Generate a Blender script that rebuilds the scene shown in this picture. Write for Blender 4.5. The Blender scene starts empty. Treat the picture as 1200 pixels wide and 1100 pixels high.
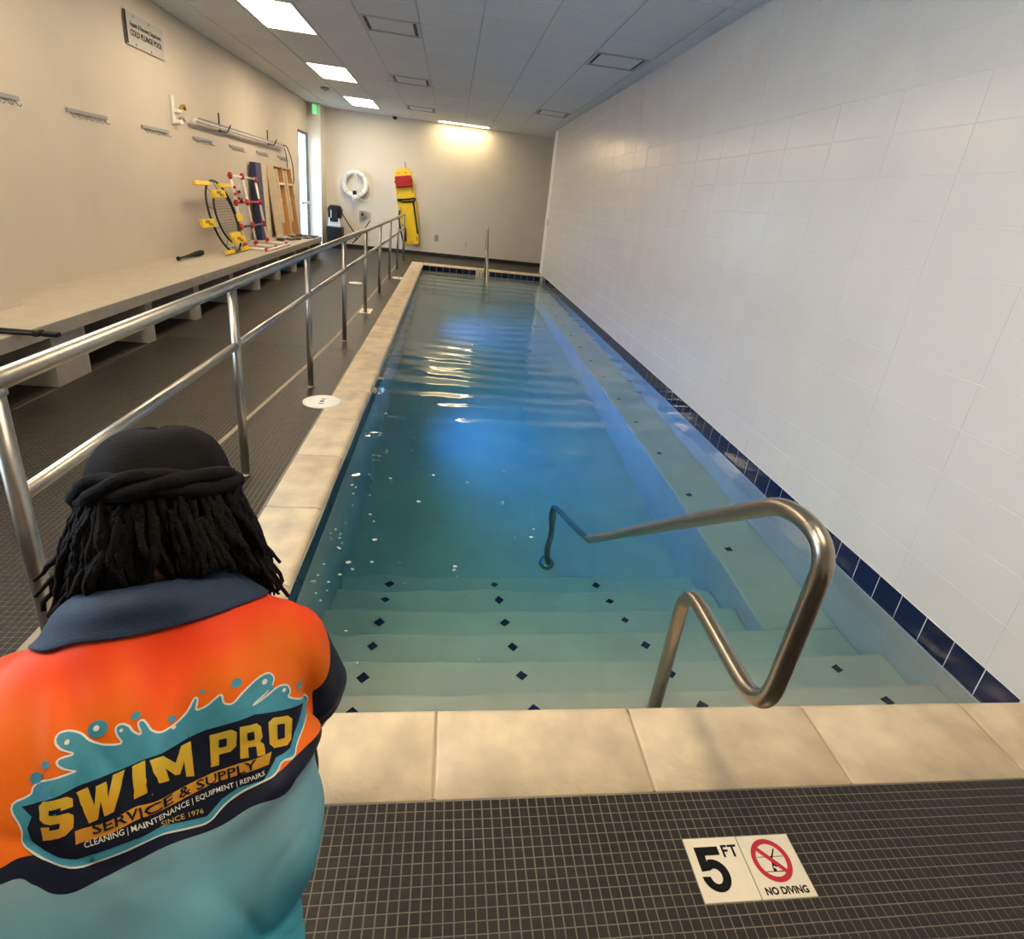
import bpy, bmesh, math, random
from mathutils import Vector, Matrix, noise
from mathutils.bvhtree import BVHTree

scene = bpy.context.scene
COL = scene.collection
R = math.radians
random.seed(7)

# ---------------------------------------------------------------- camera
def make_camera():
    pitch, yaw, roll = R(-21.2679), R(8.9812), R(6.7127)
    F = Vector((math.sin(yaw)*math.cos(pitch), math.cos(yaw)*math.cos(pitch), math.sin(pitch)))
    Rt = Vector((math.cos(yaw), -math.sin(yaw), 0))
    U = Rt.cross(F)
    R2 = Rt*math.cos(roll) + U*math.sin(roll)
    U2 = -Rt*math.sin(roll) + U*math.cos(roll)
    cd = bpy.data.cameras.new('camera')
    cam = bpy.data.objects.new('camera', cd)
    COL.objects.link(cam)
    m = Matrix((R2, U2, -F)).transposed().to_4x4()
    m.translation = Vector((0, 0, 1.5345))
    cam.matrix_world = m
    cd.sensor_width = 36.0
    cd.lens = 658.2045/1200*36.0
    cd.shift_x = -(610.43-600)/1200
    cd.shift_y = -(550-496.156)/1200
    cd.clip_start = 0.02
    scene.camera = cam
make_camera()

# ---------------------------------------------------------------- world, daylight, exposure
w = bpy.data.worlds.new('sky'); scene.world = w; w.use_nodes = True
nt = w.node_tree
bg = nt.nodes['Background']
bg.inputs['Color'].default_value = (0.74, 0.88, 1.0, 1)
bg.inputs['Strength'].default_value = 7.0
vs = scene.view_settings
vs.view_transform = 'Standard'; vs.look = 'None'; vs.gamma = 1.0; vs.use_curve_mapping = False
vs.exposure = 0.32
PANEL_EMIT = 24.0                      # ceiling panels
PANEL_COL = (1.0, 0.80, 0.53)
POOL_LED = (0.10, 0.45, 1.0)

def portal(loc, rot, sx, sy):          # guides sky light through a window opening
    ld = bpy.data.lights.new('daylight_portal', 'AREA'); ld.shape = 'RECTANGLE'
    ld.size = sx; ld.size_y = sy; ld.cycles.is_portal = True
    o = bpy.data.objects.new('daylight_portal', ld); COL.objects.link(o)
    o.location = loc; o.rotation_euler = rot

# ---------------------------------------------------------------- room numbers
XL, XLN, XR = -3.36, -3.04, 2.25       # left wall, its thicker near part, right wall
YJ = 4.49                              # where the left wall steps back
YB0, YB = -2.6, 15.5                   # wall behind the camera, far wall
HC = 3.13
PX, PY0, PY1 = -0.555, 1.345, 13.45    # basin
CWF, CWL = 0.29, 0.265                 # coping widths
WATER = -0.125
G = 0.622; GX0 = -1.05; GY0 = 6.95     # ceiling grid

# ---------------------------------------------------------------- mesh helpers
class MB:
    def __init__(s): s.v = []; s.f = []; s.m = []; s.sm = []
    def add(s, vs, fs, mi=0, smooth=False):
        o = len(s.v); s.v += [tuple(p) for p in vs]
        for f in fs: s.f.append(tuple(i+o for i in f)); s.m.append(mi); s.sm.append(smooth)
    def box(s, x0, x1, y0, y1, z0, z1, mi=0, M=None):
        vs = [(x0,y0,z0),(x1,y0,z0),(x1,y1,z0),(x0,y1,z0),(x0,y0,z1),(x1,y0,z1),(x1,y1,z1),(x0,y1,z1)]
        if M is not None: vs = [tuple(M @ Vector(p)) for p in vs]
        s.add(vs, [(3,2,1,0),(4,5,6,7),(0,1,5,4),(1,2,6,5),(2,3,7,6),(3,0,4,7)], mi)
    def cbox(s, c, d, mi=0, M=None):
        s.box(c[0]-d[0]/2, c[0]+d[0]/2, c[1]-d[1]/2, c[1]+d[1]/2, c[2]-d[2]/2, c[2]+d[2]/2, mi, M)
    def rings(s, rings, closed=True, caps=True, mi=0, smooth=True):
        n = len(rings[0]); vs = [p for r in rings for p in r]; fs = []
        for i in range(len(rings)-1):
            for j in range(n if closed else n-1):
                k = (j+1) % n
                fs.append((i*n+j, i*n+k, (i+1)*n+k, (i+1)*n+j))
        s.add(vs, fs, mi, smooth)
        if caps and closed:
            o = len(s.v)-len(vs)
            s.f.append(tuple(o+j for j in reversed(range(n)))); s.m.append(mi); s.sm.append(False)
            s.f.append(tuple(o+(len(rings)-1)*n+j for j in range(n))); s.m.append(mi); s.sm.append(False)
    def tube(s, pts, r, n=10, mi=0, caps=True, loop=False):
        P = [Vector(p) for p in pts]; N = len(P)
        rr = r if isinstance(r, (list, tuple)) else [r]*N
        T = []
        for i in range(N):
            if loop: t = P[(i+1) % N]-P[i-1]
            else: t = P[min(i+1, N-1)]-P[max(i-1, 0)]
            T.append(t.normalized())
        a = Vector((0,0,1)) if abs(T[0].z) < .9 else Vector((1,0,0))
        u = T[0].cross(a).normalized(); rg = []
        for i in range(N):
            u = (u - T[i]*u.dot(T[i])).normalized(); v = T[i].cross(u)
            rg.append([tuple(P[i]+(u*math.cos(2*math.pi*j/n)+v*math.sin(2*math.pi*j/n))*rr[i]) for j in range(n)])
        if loop: rg.append(rg[0]); caps = False
        s.rings(rg, True, caps, mi)
    def lathe(s, prof, c=(0,0,0), n=24, mi=0, M=None, caps=True):
        rg = []
        for (r, z) in prof:
            ring = [Vector((r*math.cos(2*math.pi*j/n), r*math.sin(2*math.pi*j/n), z)) for j in range(n)]
            if M is not None: ring = [M @ p for p in ring]
            rg.append([tuple(p+Vector(c)) for p in ring])
        s.rings(rg, True, caps, mi)
    def prism(s, poly, z0, z1, M=None, mi=0):
        n = len(poly)
        vs = [Vector((x, y, z0)) for x, y in poly]+[Vector((x, y, z1)) for x, y in poly]
        if M is not None: vs = [M @ p for p in vs]
        fs = [tuple(reversed(range(n))), tuple(range(n, 2*n))]+[(i, (i+1) % n, n+(i+1) % n, n+i) for i in range(n)]
        s.add(vs, fs, mi)
    def mesh(s, name, mats):
        me = bpy.data.meshes.new(name); me.from_pydata(s.v, [], s.f)
        for m in (mats if isinstance(mats, (list, tuple)) else [mats]): me.materials.append(m)
        me.polygons.foreach_set('material_index', s.m)
        me.polygons.foreach_set('use_smooth', s.sm)
        me.update(); return me
    def obj(s, name, mats, parent=None, bevel=0, seg=2):
        o = bpy.data.objects.new(name, s.mesh(name, mats)); COL.objects.link(o)
        if parent is not None: o.parent = parent
        if bevel:
            b = o.modifiers.new('bevel', 'BEVEL'); b.width = bevel; b.segments = seg; b.limit_method = 'ANGLE'; b.angle_limit = R(40)
        return o

def empty(name, loc=(0,0,0), rz=0, rot=None):
    o = bpy.data.objects.new(name, None); COL.objects.link(o)
    o.location = loc; o.rotation_euler = rot if rot else (0,0,rz); o.empty_display_size = .05
    return o
def tag(o, label=None, cat=None, group=None, kind=None):
    if label: o['label'] = label
    if cat: o['category'] = cat
    if group: o['group'] = group
    if kind: o['kind'] = kind
    return o
def inst(name, me, loc=(0,0,0), parent=None, rot=(0,0,0), scale=None):
    o = bpy.data.objects.new(name, me); COL.objects.link(o); o.location = loc; o.rotation_euler = rot
    if scale: o.scale = scale
    if parent is not None: o.parent = parent
    return o
def smooth_path(pts, r, seg=8):
    """polyline with its corners rounded to radius r"""
    P = [Vector(p) for p in pts]; out = [P[0]]
    for i in range(1, len(P)-1):
        a, b, c = P[i-1], P[i], P[i+1]
        d1 = (a-b); d2 = (c-b); l = min(r, d1.length*.48, d2.length*.48)
        p = b+d1.normalized()*l; q = b+d2.normalized()*l
        for k in range(seg+1):
            t = k/seg; out.append(p*(1-t)**2+b*2*t*(1-t)+q*t*t)
    out.append(P[-1]); return out

# ---------------------------------------------------------------- materials
def nodes(name):
    m = bpy.data.materials.new(name); m.use_nodes = True
    return m, m.node_tree, m.node_tree.nodes['Principled BSDF']
def mat(name, col, rough=.5, metal=0, var=.12, vscale=6.0, bump=0.0, bscale=60.0, spec=.5, rand=0.0, coat=0, aniso=None):
    m, t, b = nodes(name); N, L = t.nodes, t.links
    geo = N.new('ShaderNodeNewGeometry')
    nz = N.new('ShaderNodeTexNoise'); nz.inputs['Scale'].default_value = vscale; nz.inputs['Detail'].default_value = 5
    L.new(geo.outputs['Position'], nz.inputs['Vector'])
    rp = N.new('ShaderNodeValToRGB')
    rp.color_ramp.elements[0].position = .3; rp.color_ramp.elements[1].position = .7
    rp.color_ramp.elements[0].color = (*[max(0, c*(1-var)) for c in col], 1)
    rp.color_ramp.elements[1].color = (*[min(1, c*(1+var)) for c in col], 1)
    L.new(nz.outputs['Fac'], rp.inputs['Fac'])
    out = rp.outputs['Color']
    if rand:
        oi = N.new('ShaderNodeObjectInfo'); mr = N.new('ShaderNodeMapRange')
        mr.inputs['To Min'].default_value = 1-rand; mr.inputs['To Max'].default_value = 1+rand
        L.new(oi.outputs['Random'], mr.inputs['Value'])
        mx = N.new('ShaderNodeVectorMath'); mx.operation = 'SCALE'
        L.new(out, mx.inputs[0]); L.new(mr.outputs['Result'], mx.inputs['Scale']); out = mx.outputs['Vector']
    L.new(out, b.inputs['Base Color'])
    b.inputs['Roughness'].default_value = rough; b.inputs['Metallic'].default_value = metal
    b.inputs['Specular IOR Level'].default_value = spec
    if coat: b.inputs['Coat Weight'].default_value = coat; b.inputs['Coat Roughness'].default_value = .1
    if bump:
        n2 = N.new('ShaderNodeTexNoise'); n2.inputs['Scale'].default_value = bscale; n2.inputs['Detail'].default_value = 4
        L.new(geo.outputs['Position'], n2.inputs['Vector'])
        bp = N.new('ShaderNodeBump'); bp.inputs['Strength'].default_value = bump; bp.inputs['Distance'].default_value = .01
        L.new(n2.outputs['Fac'], bp.inputs['Height']); L.new(bp.outputs['Normal'], b.inputs['Normal'])
    return m
def emit(name, col, strength):
    m, t, b = nodes(name)
    b.inputs['Base Color'].default_value = (*col, 1); b.inputs['Emission Color'].default_value = (*col, 1)
    b.inputs['Emission Strength'].default_value = strength; return m

M = {}
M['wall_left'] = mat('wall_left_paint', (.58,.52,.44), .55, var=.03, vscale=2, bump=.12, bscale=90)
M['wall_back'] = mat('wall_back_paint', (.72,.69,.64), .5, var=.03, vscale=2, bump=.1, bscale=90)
M['wall_tile'] = mat('wall_tile_white', (.79,.78,.79), .23, var=.025, vscale=3, bump=.05, bscale=70, rand=.012)
M['wall_grout'] = mat('wall_grout', (.78,.78,.79), .6, var=.02)
M['ceil_tile'] = mat('ceiling_tile', (.68,.70,.705), .9, var=.05, vscale=40, bump=.3, bscale=160, rand=.02)
M['ceil_grid'] = mat('ceiling_grid', (.5,.51,.52), .6, var=.03)
M['ceil_dark'] = mat('plenum', (.06,.06,.06), .9)
M['tile'] = mat('deck_mosaic', (.023,.0195,.017), .42, var=.25, vscale=25, bump=.12, bscale=300, rand=.18, spec=.35)
M['grout'] = mat('deck_grout', (.22,.19,.155), .8, var=.15, vscale=12)
M['coping'] = mat('coping_stone', (.74,.60,.42), .65, var=.16, vscale=7, bump=.25, bscale=45, rand=.04)
M['coping_joint'] = mat('coping_joint', (.55,.45,.33), .85, var=.1)
M['navy'] = mat('navy_tile', (.006,.010,.052), .12, var=.12, vscale=15, rand=.2)
M['navy_grout'] = mat('navy_grout', (.80,.80,.82), .7)
M['plaster'] = mat('pool_plaster', (.68,.61,.49), .7, var=.07, vscale=3, bump=.12, bscale=25)
M['steel'] = mat('brushed_steel', (.62,.60,.57), .22, 1.0, var=.05, vscale=30)
M['steel_rail'] = mat('rail_steel', (.40,.385,.36), .36, 1.0, var=.06, vscale=30)
M['bronze_steel'] = mat('grab_rail_steel', (.40,.345,.285), .30, 1.0, var=.08, vscale=20, bump=.02, bscale=200)
M['concrete'] = mat('bench_top_coat', (.42,.38,.32), .55, var=.06, vscale=8, bump=.12, bscale=120)
M['concrete_f'] = mat('bench_block', (.34,.31,.27), .75, var=.08, vscale=10, bump=.2, bscale=110)
M['base'] = mat('baseboard', (.02,.02,.022), .4)
M['white_pl'] = mat('white_plastic', (.78,.78,.76), .4, var=.02)
M['black'] = mat('black_plastic', (.007,.007,.008), .45, var=.1, spec=.3)
M['rubber'] = mat('black_rubber', (.012,.012,.013), .7, var=.1, spec=.25)
M['yellow'] = mat('yellow_plastic', (.85,.58,.012), .4, var=.05)
M['red'] = mat('red_fabric', (.42,.012,.02), .7, var=.15, vscale=30)
M['redp'] = mat('red_plastic', (.48,.015,.02), .4, var=.05)
M['pvc'] = mat('white_pvc', (.80,.78,.74), .35, var=.02)
M['wood'] = mat('plywood', (.60,.42,.24), .55, var=.12, vscale=5)
M['wood_o'] = mat('pine_side', (.50,.27,.09), .5, var=.14, vscale=5)
M['wood_p'] = mat('pale_plywood', (.68,.58,.43), .55, var=.08, vscale=5)
M['navyp'] = mat('navy_paint', (.025,.03,.11), .45, var=.08)
M['grey'] = mat('grey_plastic', (.30,.30,.30), .45, var=.05)
M['lgrey'] = mat('light_grey_plastic', (.55,.55,.54), .45, var=.04)
M['alu'] = mat('aluminium_frame', (.55,.57,.60), .35, .9, var=.03)
M['darkalu'] = mat('dark_door_frame', (.05,.06,.075), .4, .3)
M['rope'] = mat('white_rope', (.75,.74,.70), .8, var=.08, vscale=80)
M['brass'] = mat('brass', (.55,.33,.05), .3, 1.0)
M['denim'] = mat('navy_canvas', (.035,.05,.09), .85, var=.25, vscale=40, bump=.2, bscale=300)
M['brownbag'] = mat('brown_canvas', (.20,.14,.12), .85, var=.25, vscale=40, bump=.2, bscale=300)
M['signtile'] = mat('sign_tile', (.80,.73,.60), .4, var=.03, vscale=30)
M['ink'] = mat('black_ink', (.005,.005,.006), .6, var=.05, spec=.15)
M['signred'] = mat('sign_red', (.50,.012,.03), .45, var=.05)
M['panel'] = emit('panel_diffuser', PANEL_COL, PANEL_EMIT)
M['panel_near'] = emit('panel_diffuser_near', PANEL_COL, 17)
M['panel_wash'] = emit('panel_diffuser_wash', (1.0,.74,.38), 19)
M['led'] = emit('pool_led', (.02,.25,1.0), 2.5)
M['exit'] = emit('exit_green', (.12,.75,.25), .9)

def grid_floor(name):
    m, t, b = nodes(name); N, L = t.nodes, t.links
    geo = N.new('ShaderNodeNewGeometry'); sep = N.new('ShaderNodeSeparateXYZ'); L.new(geo.outputs['Position'], sep.inputs[0])
    facs = []
    for ax in ('X', 'Y'):
        d = N.new('ShaderNodeMath'); d.operation = 'DIVIDE'; d.inputs[1].default_value = .0254; L.new(sep.outputs[ax], d.inputs[0])
        fr = N.new('ShaderNodeMath'); fr.operation = 'FRACT'; L.new(d.outputs[0], fr.inputs[0])
        su = N.new('ShaderNodeMath'); su.operation = 'SUBTRACT'; su.inputs[1].default_value = .5; L.new(fr.outputs[0], su.inputs[0])
        ab = N.new('ShaderNodeMath'); ab.operation = 'ABSOLUTE'; L.new(su.outputs[0], ab.inputs[0])
        gt = N.new('ShaderNodeMath'); gt.operation = 'GREATER_THAN'; gt.inputs[1].default_value = .455; L.new(ab.outputs[0], gt.inputs[0])
        facs.append(gt)
    mx = N.new('ShaderNodeMath'); mx.operation = 'MAXIMUM'; L.new(facs[0].outputs[0], mx.inputs[0]); L.new(facs[1].outputs[0], mx.inputs[1])
    nz = N.new('ShaderNodeTexNoise'); nz.inputs['Scale'].default_value = 30; L.new(geo.outputs['Position'], nz.inputs['Vector'])
    rp = N.new('ShaderNodeValToRGB'); rp.color_ramp.elements[0].color = (.0125,.0108,.0095,1); rp.color_ramp.elements[1].color = (.021,.018,.016,1)
    L.new(nz.outputs['Fac'], rp.inputs['Fac'])
    mix = N.new('ShaderNodeMix'); mix.data_type = 'RGBA'; L.new(mx.outputs[0], mix.inputs['Factor'])
    L.new(rp.outputs['Color'], mix.inputs['A']); mix.inputs['B'].default_value = (.085,.074,.061,1)
    L.new(mix.outputs['Result'], b.inputs['Base Color'])
    bp = N.new('ShaderNodeBump'); bp.invert = True; bp.inputs['Strength'].default_value = .4; bp.inputs['Distance'].default_value = .0015
    L.new(mx.outputs[0], bp.inputs['Height']); L.new(bp.outputs['Normal'], b.inputs['Normal'])
    b.inputs['Roughness'].default_value = .46; b.inputs['Specular IOR Level'].default_value = .3
    return m
M['grid_floor'] = grid_floor('deck_mosaic_far')

def glass_mat(name, col=(.9,.97,1), rough=0.0):
    m = bpy.data.materials.new(name); m.use_nodes = True; t = m.node_tree; t.nodes.clear()
    out = t.nodes.new('ShaderNodeOutputMaterial'); tr = t.nodes.new('ShaderNodeBsdfTransparent'); gl = t.nodes.new('ShaderNodeBsdfGlossy')
    lw = t.nodes.new('ShaderNodeLayerWeight'); lw.inputs['Blend'].default_value = .5; pw = t.nodes.new('ShaderNodeMath'); pw.operation = 'POWER'; pw.inputs[1].default_value = 5
    fr = t.nodes.new('ShaderNodeMath'); fr.operation = 'MULTIPLY_ADD'; fr.inputs[1].default_value = .5; fr.inputs[2].default_value = .03
    t.links.new(lw.outputs['Facing'], pw.inputs[0]); t.links.new(pw.outputs[0], fr.inputs[0]); mx = t.nodes.new('ShaderNodeMixShader')
    tr.inputs['Color'].default_value = (*col, 1); gl.inputs['Roughness'].default_value = rough
    t.links.new(fr.outputs[0], mx.inputs[0]); t.links.new(tr.outputs[0], mx.inputs[1]); t.links.new(gl.outputs[0], mx.inputs[2]); t.links.new(mx.outputs[0], out.inputs[0])
    return m
M['glass'] = glass_mat('window_glass')
M['acrylic'] = mat('clear_acrylic_sign', (.42,.41,.38), .5, var=.02)

def water_mat():
    m = bpy.data.materials.new('pool_water'); m.use_nodes = True; t = m.node_tree; t.nodes.clear(); N, L = t.nodes, t.links
    out = N.new('ShaderNodeOutputMaterial'); g = N.new('ShaderNodeBsdfGlass'); g.inputs['IOR'].default_value = 1.333
    g.inputs['Roughness'].default_value = 0.0
    geo = N.new('ShaderNodeNewGeometry'); mp = N.new('ShaderNodeMapping'); mp.inputs['Scale'].default_value = (.55, 1.0, 1)
    L.new(geo.outputs['Position'], mp.inputs['Vector'])
    n1 = N.new('ShaderNodeTexNoise'); n1.inputs['Scale'].default_value = 7; n1.inputs['Detail'].default_value = 2
    L.new(mp.outputs[0], n1.inputs['Vector'])
    bp = N.new('ShaderNodeBump'); bp.inputs['Strength'].default_value = .06; bp.inputs['Distance'].default_value = .02
    L.new(n1.outputs['Fac'], bp.inputs['Height']); L.new(bp.outputs['Normal'], g.inputs['Normal'])
    va = N.new('ShaderNodeVolumeAbsorption'); va.inputs['Color'].default_value = (.02,.74,.85,1); va.inputs['Density'].default_value = .56
    L.new(g.outputs[0], out.inputs['Surface']); L.new(va.outputs[0], out.inputs['Volume'])
    return m
M['water'] = water_mat()
# ================================================================ SETTING
def structure(o, label, cat):
    return tag(o, label, cat, kind='structure')

# ---- floor: slab (grout) with mosaic tiles
TP = .0254
LBX, LBY = .7125, .9231                # corner of the depth marker tile (its far left corner)
fl = MB()
FX1 = 2.25
# near zones get built tiles, the rest the procedural mosaic (material 1)
NEAR_Y0, NEAR_Y1 = .33, PY0-CWF        # front deck rows that carry built tiles
LEFT_Y1 = 5.6
XFAR = -2.62
def slab(x0, x1, y0, y1, mi): fl.box(x0, x1, y0, y1, -.10, 0 if mi == 0 else .0014, mi)
FY1 = PY0-CWF
slab(XLN, FX1, YB0, NEAR_Y0, 1)
slab(XFAR, FX1, NEAR_Y0, FY1, 0); slab(XLN, XFAR, NEAR_Y0, FY1, 1)
slab(XFAR, PX-CWL, FY1, LEFT_Y1, 0); slab(XL, XFAR, FY1, LEFT_Y1, 1)
slab(XL, PX-CWL, LEFT_Y1, PY1+.27, 1); slab(XL, XR+1.2, PY1+.27, YB, 1)
floor = structure(fl.obj('floor', [M['grout'], M['grid_floor']]), 'dark grey mosaic tiled deck around the pool', 'floor')
# built tiles: pitch aligned to the marker tile
ox = LBX % TP; oy = LBY % TP
def tile_cells(x0, x1, y0, y1):
    i0 = math.ceil((x0-ox)/TP-1e-6); i1 = math.floor((x1-ox)/TP+1e-6)
    j0 = math.ceil((y0-oy)/TP-1e-6); j1 = math.floor((y1-oy)/TP+1e-6)
    return [(ox+(i+.5)*TP, oy+(j+.5)*TP) for j in range(j0, j1) for i in range(i0, i1)]
cells = [(round(a, 5), round(b, 5)) for a, b in tile_cells(XFAR, FX1, NEAR_Y0, LEFT_Y1) if b < FY1-.01 or a < PX-CWL-.01]
lb = (LBX-.001, LBX+.3058, LBY-.1534, LBY+.001)
cells = [c for c in cells if not (lb[0]-.008 < c[0] < lb[1]+.008 and lb[2]-.008 < c[1] < lb[3]+.008)]
tm = MB(); h = TP/2-.0013
def tile_geo(mb, cx, cy, z=.0018, q=.0006, dz=0):
    vs = [(cx-h,cy-h,-.001),(cx+h,cy-h,-.001),(cx+h,cy+h,-.001),(cx-h,cy+h,-.001),
          (cx-h+q,cy-h+q,z+dz),(cx+h-q,cy-h+q,z+dz),(cx+h-q,cy+h-q,z),(cx-h+q,cy+h-q,z)]
    mb.add(vs, [(4,5,6,7),(0,1,5,4),(1,2,6,5),(2,3,7,6),(3,0,4,7)])
tile_geo(tm, 0, 0); tile_me = tm.mesh('tile', M['tile'])
# the 300 that show largest: the nearest ones that are in view, right of the person, around the marker
vis = [c for c in cells if -.25 < c[0] < 1.35 and c[1] > .50]
vis.sort(key=lambda c: (c[0]*.75)**2+(c[1])**2)
near = set(vis[:300])
for c in vis[:300]: inst('tile', tile_me, (c[0], c[1], 0), floor)
tr_ = MB(); rnd = random.Random(3)
for c in cells:
    if c not in near: tile_geo(tr_, c[0], c[1], dz=rnd.uniform(-.0002, .0002))
tag(tr_.obj('mosaic_tiles', M['tile'], floor), 'small dark square mosaic tiles with pale grout', kind='stuff')
# pale joint strip in the left deck
jp = [(-1.30,1.2),(-1.305,2.3),(-1.30,3.2),(-1.25,3.9),(-1.18,4.95),(-1.13,6.1),(-1.11,8),(-1.10,11),(-1.10,13.3)]
js = MB(); rg = []
for x, y in jp: rg.append([(x-.014,y,.0), (x+.014,y,.0), (x+.014,y,.0032), (x-.014,y,.0032)])
js.rings(rg, smooth=False)
js.obj('expansion_joint', mat('joint_sealant', (.30,.25,.18), .7), floor)

# ---- coping
cop = structure(empty('pool_coping'), 'pale tan stone coping running along the pool edge', 'coping')
def coping_stone(l, w):                # along +x, pool side at +y, rounded nose
    mb = MB(); prof = [(-w, -.045), (-w, .007), (-.05, .010)]
    for k in range(7):
        a = math.pi/2*(1-k/3.0); prof.append((-.018+.03*math.cos(a)-.008, -.018+.028*math.sin(a)))
    prof += [(-.02, -.046)]
    rg = [[(x, y, z) for y, z in prof] for x in (.003, .012, l*.5, l-.012, l-.003)]
    # chamfered ends
    for e in (0, 4): rg[e] = [(x, y*.992, z-.003 if z > 0 else z) for x, y, z in rg[e]]
    mb.rings(rg); return mb.mesh('coping_stone', M['coping'])
cs = coping_stone(.633, CWF)
xs = [-.583+.633*k for k in range(0, 4)]
for x in xs: inst('coping_stone', cs, (x, PY0, 0), cop)
cl = MB(); cs_last = coping_stone(XR-(xs[-1]+.633), CWF); inst('coping_stone', cs_last, (xs[-1]+.633, PY0, 0), cop)
csc = coping_stone(.24, CWF); inst('coping_stone', csc, (-.823, PY0, 0), cop)
csl = coping_stone(.605, CWL)
y = PY0
while y < PY1-.3:
    inst('coping_stone', csl, (PX, y+.605, 0), cop, (0,0,R(-90))); y += .605
csl2 = coping_stone(PY1+.27-y, CWL); inst('coping_stone', csl2, (PX, PY1+.27, 0), cop, (0,0,R(-90)))
x = PX
while x < XR-.1:
    l = min(.633, XR-x); c_ = cs if l > .63 else coping_stone(l, CWF)
    inst('coping_stone', c_, (x+l, PY1, 0), cop, (0,0,R(180)), None); x += l
jb = MB()
jb.box(PX-CWL+.002, XR, PY0-CWF+.002, PY0-.03, -.09, .002); jb.box(PX-CWL+.002, PX-.03, PY0-.03, PY1+.268, -.09, .002)
jb.box(PX-.03, XR, PY1+.03, PY1+CWF-.022, -.09, .002)
jb.obj('mortar_bed', M['coping_joint'], cop)

# ---- basin
ST = [(1.66,-.35),(1.945,-.55),(2.245,-.75),(2.54,-.95),(2.84,-1.15),(3.12,-1.35)]
ZB = -1.55; LEDX, LEDZ = 1.82, -.75
pb = structure(empty('pool_basin'), 'pale plastered pool shell with steps and side ledge under the water', 'pool')
mb = MB(); mb.box(PX-.25, XR+.2, PY0-.25, PY1+.25, ZB-.1, ZB); mb.obj('pool_floor', M['plaster'], pb)
mb = MB(); mb.box(PX-.25, PX, PY0-.25, PY1+.25, ZB, -.05); mb.obj('side_wall', M['plaster'], pb)
mb = MB(); mb.box(PX, XR, PY1, PY1+.25, ZB, -.05); mb.obj('end_wall', M['plaster'], pb)
mb = MB(); mb.box(PX, XR, PY0-.25, PY0, ZB, -.05); mb.obj('end_wall', M['plaster'], pb)
mb = MB(); mb.box(XR, XR+.2, PY0-.25, PY1+.25, ZB, -.001); mb.obj('side_wall', M['plaster'], pb)
yp = PY0
for k, (ye, z) in enumerate(ST):
    mb = MB(); mb.box(PX, XR if k < 3 else LEDX, yp, ye, ZB, z); mb.obj('step', M['plaster'], pb, bevel=.015); yp = ye
mb = MB(); mb.box(LEDX, XR, 2.245, 12.3, ZB, LEDZ); mb.obj('ledge', M['plaster'], pb, bevel=.015)
yp = PY1
for k in range(6):
    ye = PY1-.30*(k+1); mb = MB(); mb.box(PX, XR-.12, ye, yp, ZB, -.33-.2*k); mb.obj('step', M['plaster'], pb, bevel=.015); yp = ye
# waterline tiles
nm = MB(); nm.box(-.0733,.0733,-.004,.004,-.0745,.0745); navy_me = nm.mesh('waterline_tile', M['navy'])
bk = MB(); bk.box(PX-.01, PX+.006, PY0, PY1, -.175, -.02); bk.box(XR-.0068, XR+.01, PY0, PY1, -.175, -.002)
bk.box(PX, XR, PY1-.003, PY1+.01, -.175, -.02); bk.box(PX, XR, PY0-.01, PY0+.003, -.175, -.02); bk.obj('tile_grout', M['navy_grout'], pb)
n = int((PY1-PY0)/.1512)
for k in range(n):
    yy = PY0+.083+k*.1516
    inst('waterline_tile', navy_me, (XR-.004, yy, -.0775), pb, (0,0,R(90)))
    inst('waterline_tile', navy_me, (PX+.004, yy, -.0955), pb, (0,0,R(90)))
for k in range(int((XR-PX)/.1516)):
    xx = PX+.076+k*.1516
    if .62 < xx < 1.0: continue
    inst('waterline_tile', navy_me, (xx, PY1-.004, -.0955), pb)
# pale depth marker set in the far waterline
mb = MB(); mb.box(.655,.975,PY1-.009,PY1,-.17,-.03); mb.obj('marker_tile', M['signtile'], pb)
def text_mesh(body, size, mat_, name, parent, Mx, extrude=.0006, bold=0.0, align='CENTER', sx=1.0, shear=0):
    cu = bpy.data.curves.new(name, 'FONT'); cu.body = body; cu.size = size; cu.align_x = align; cu.align_y = 'CENTER'
    cu.offset = bold; cu.extrude = extrude; cu.shear = shear; cu.resolution_u = 3
    o = bpy.data.objects.new(name, cu); COL.objects.link(o)
    dg = bpy.context.evaluated_depsgraph_get(); me = bpy.data.meshes.new_from_object(o.evaluated_get(dg))
    bpy.data.objects.remove(o); me.materials.clear(); me.materials.append(mat_)
    me.transform(Matrix.Diagonal((sx,1,1,1))); me.transform(Mx)
    p = bpy.data.objects.new(name, me); COL.objects.link(p); p.parent = parent
    return p
FACE_NY = Matrix.Rotation(R(90), 4, 'X')
text_mesh('5 FT', .10, M['ink'], 'lettering', pb, Matrix.Translation((.815,PY1-.010,-.10)) @ FACE_NY)
# dark tile accents on the treads and the ledge
am = MB(); am.box(-.019,.019,-.019,.019,0,.004); acc = am.mesh('accent_tile', M['navy'])
prev = PY0
for k, (ye, z) in enumerate(ST):
    for xx in (-.25, .43, 1.12):
        inst('accent_tile', acc, (xx, ye-.085, z), pb, (0,0,R(45)))
    if k < 3: inst('accent_tile', acc, (1.95-(2-k)*.0, ye-.085 if k < 2 else 2.16, z), pb, (0,0,R(20)))
for k in range(15): inst('accent_tile', acc, (1.94, 2.95+.68*k, LEDZ), pb, (0,0,R(8)))
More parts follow.
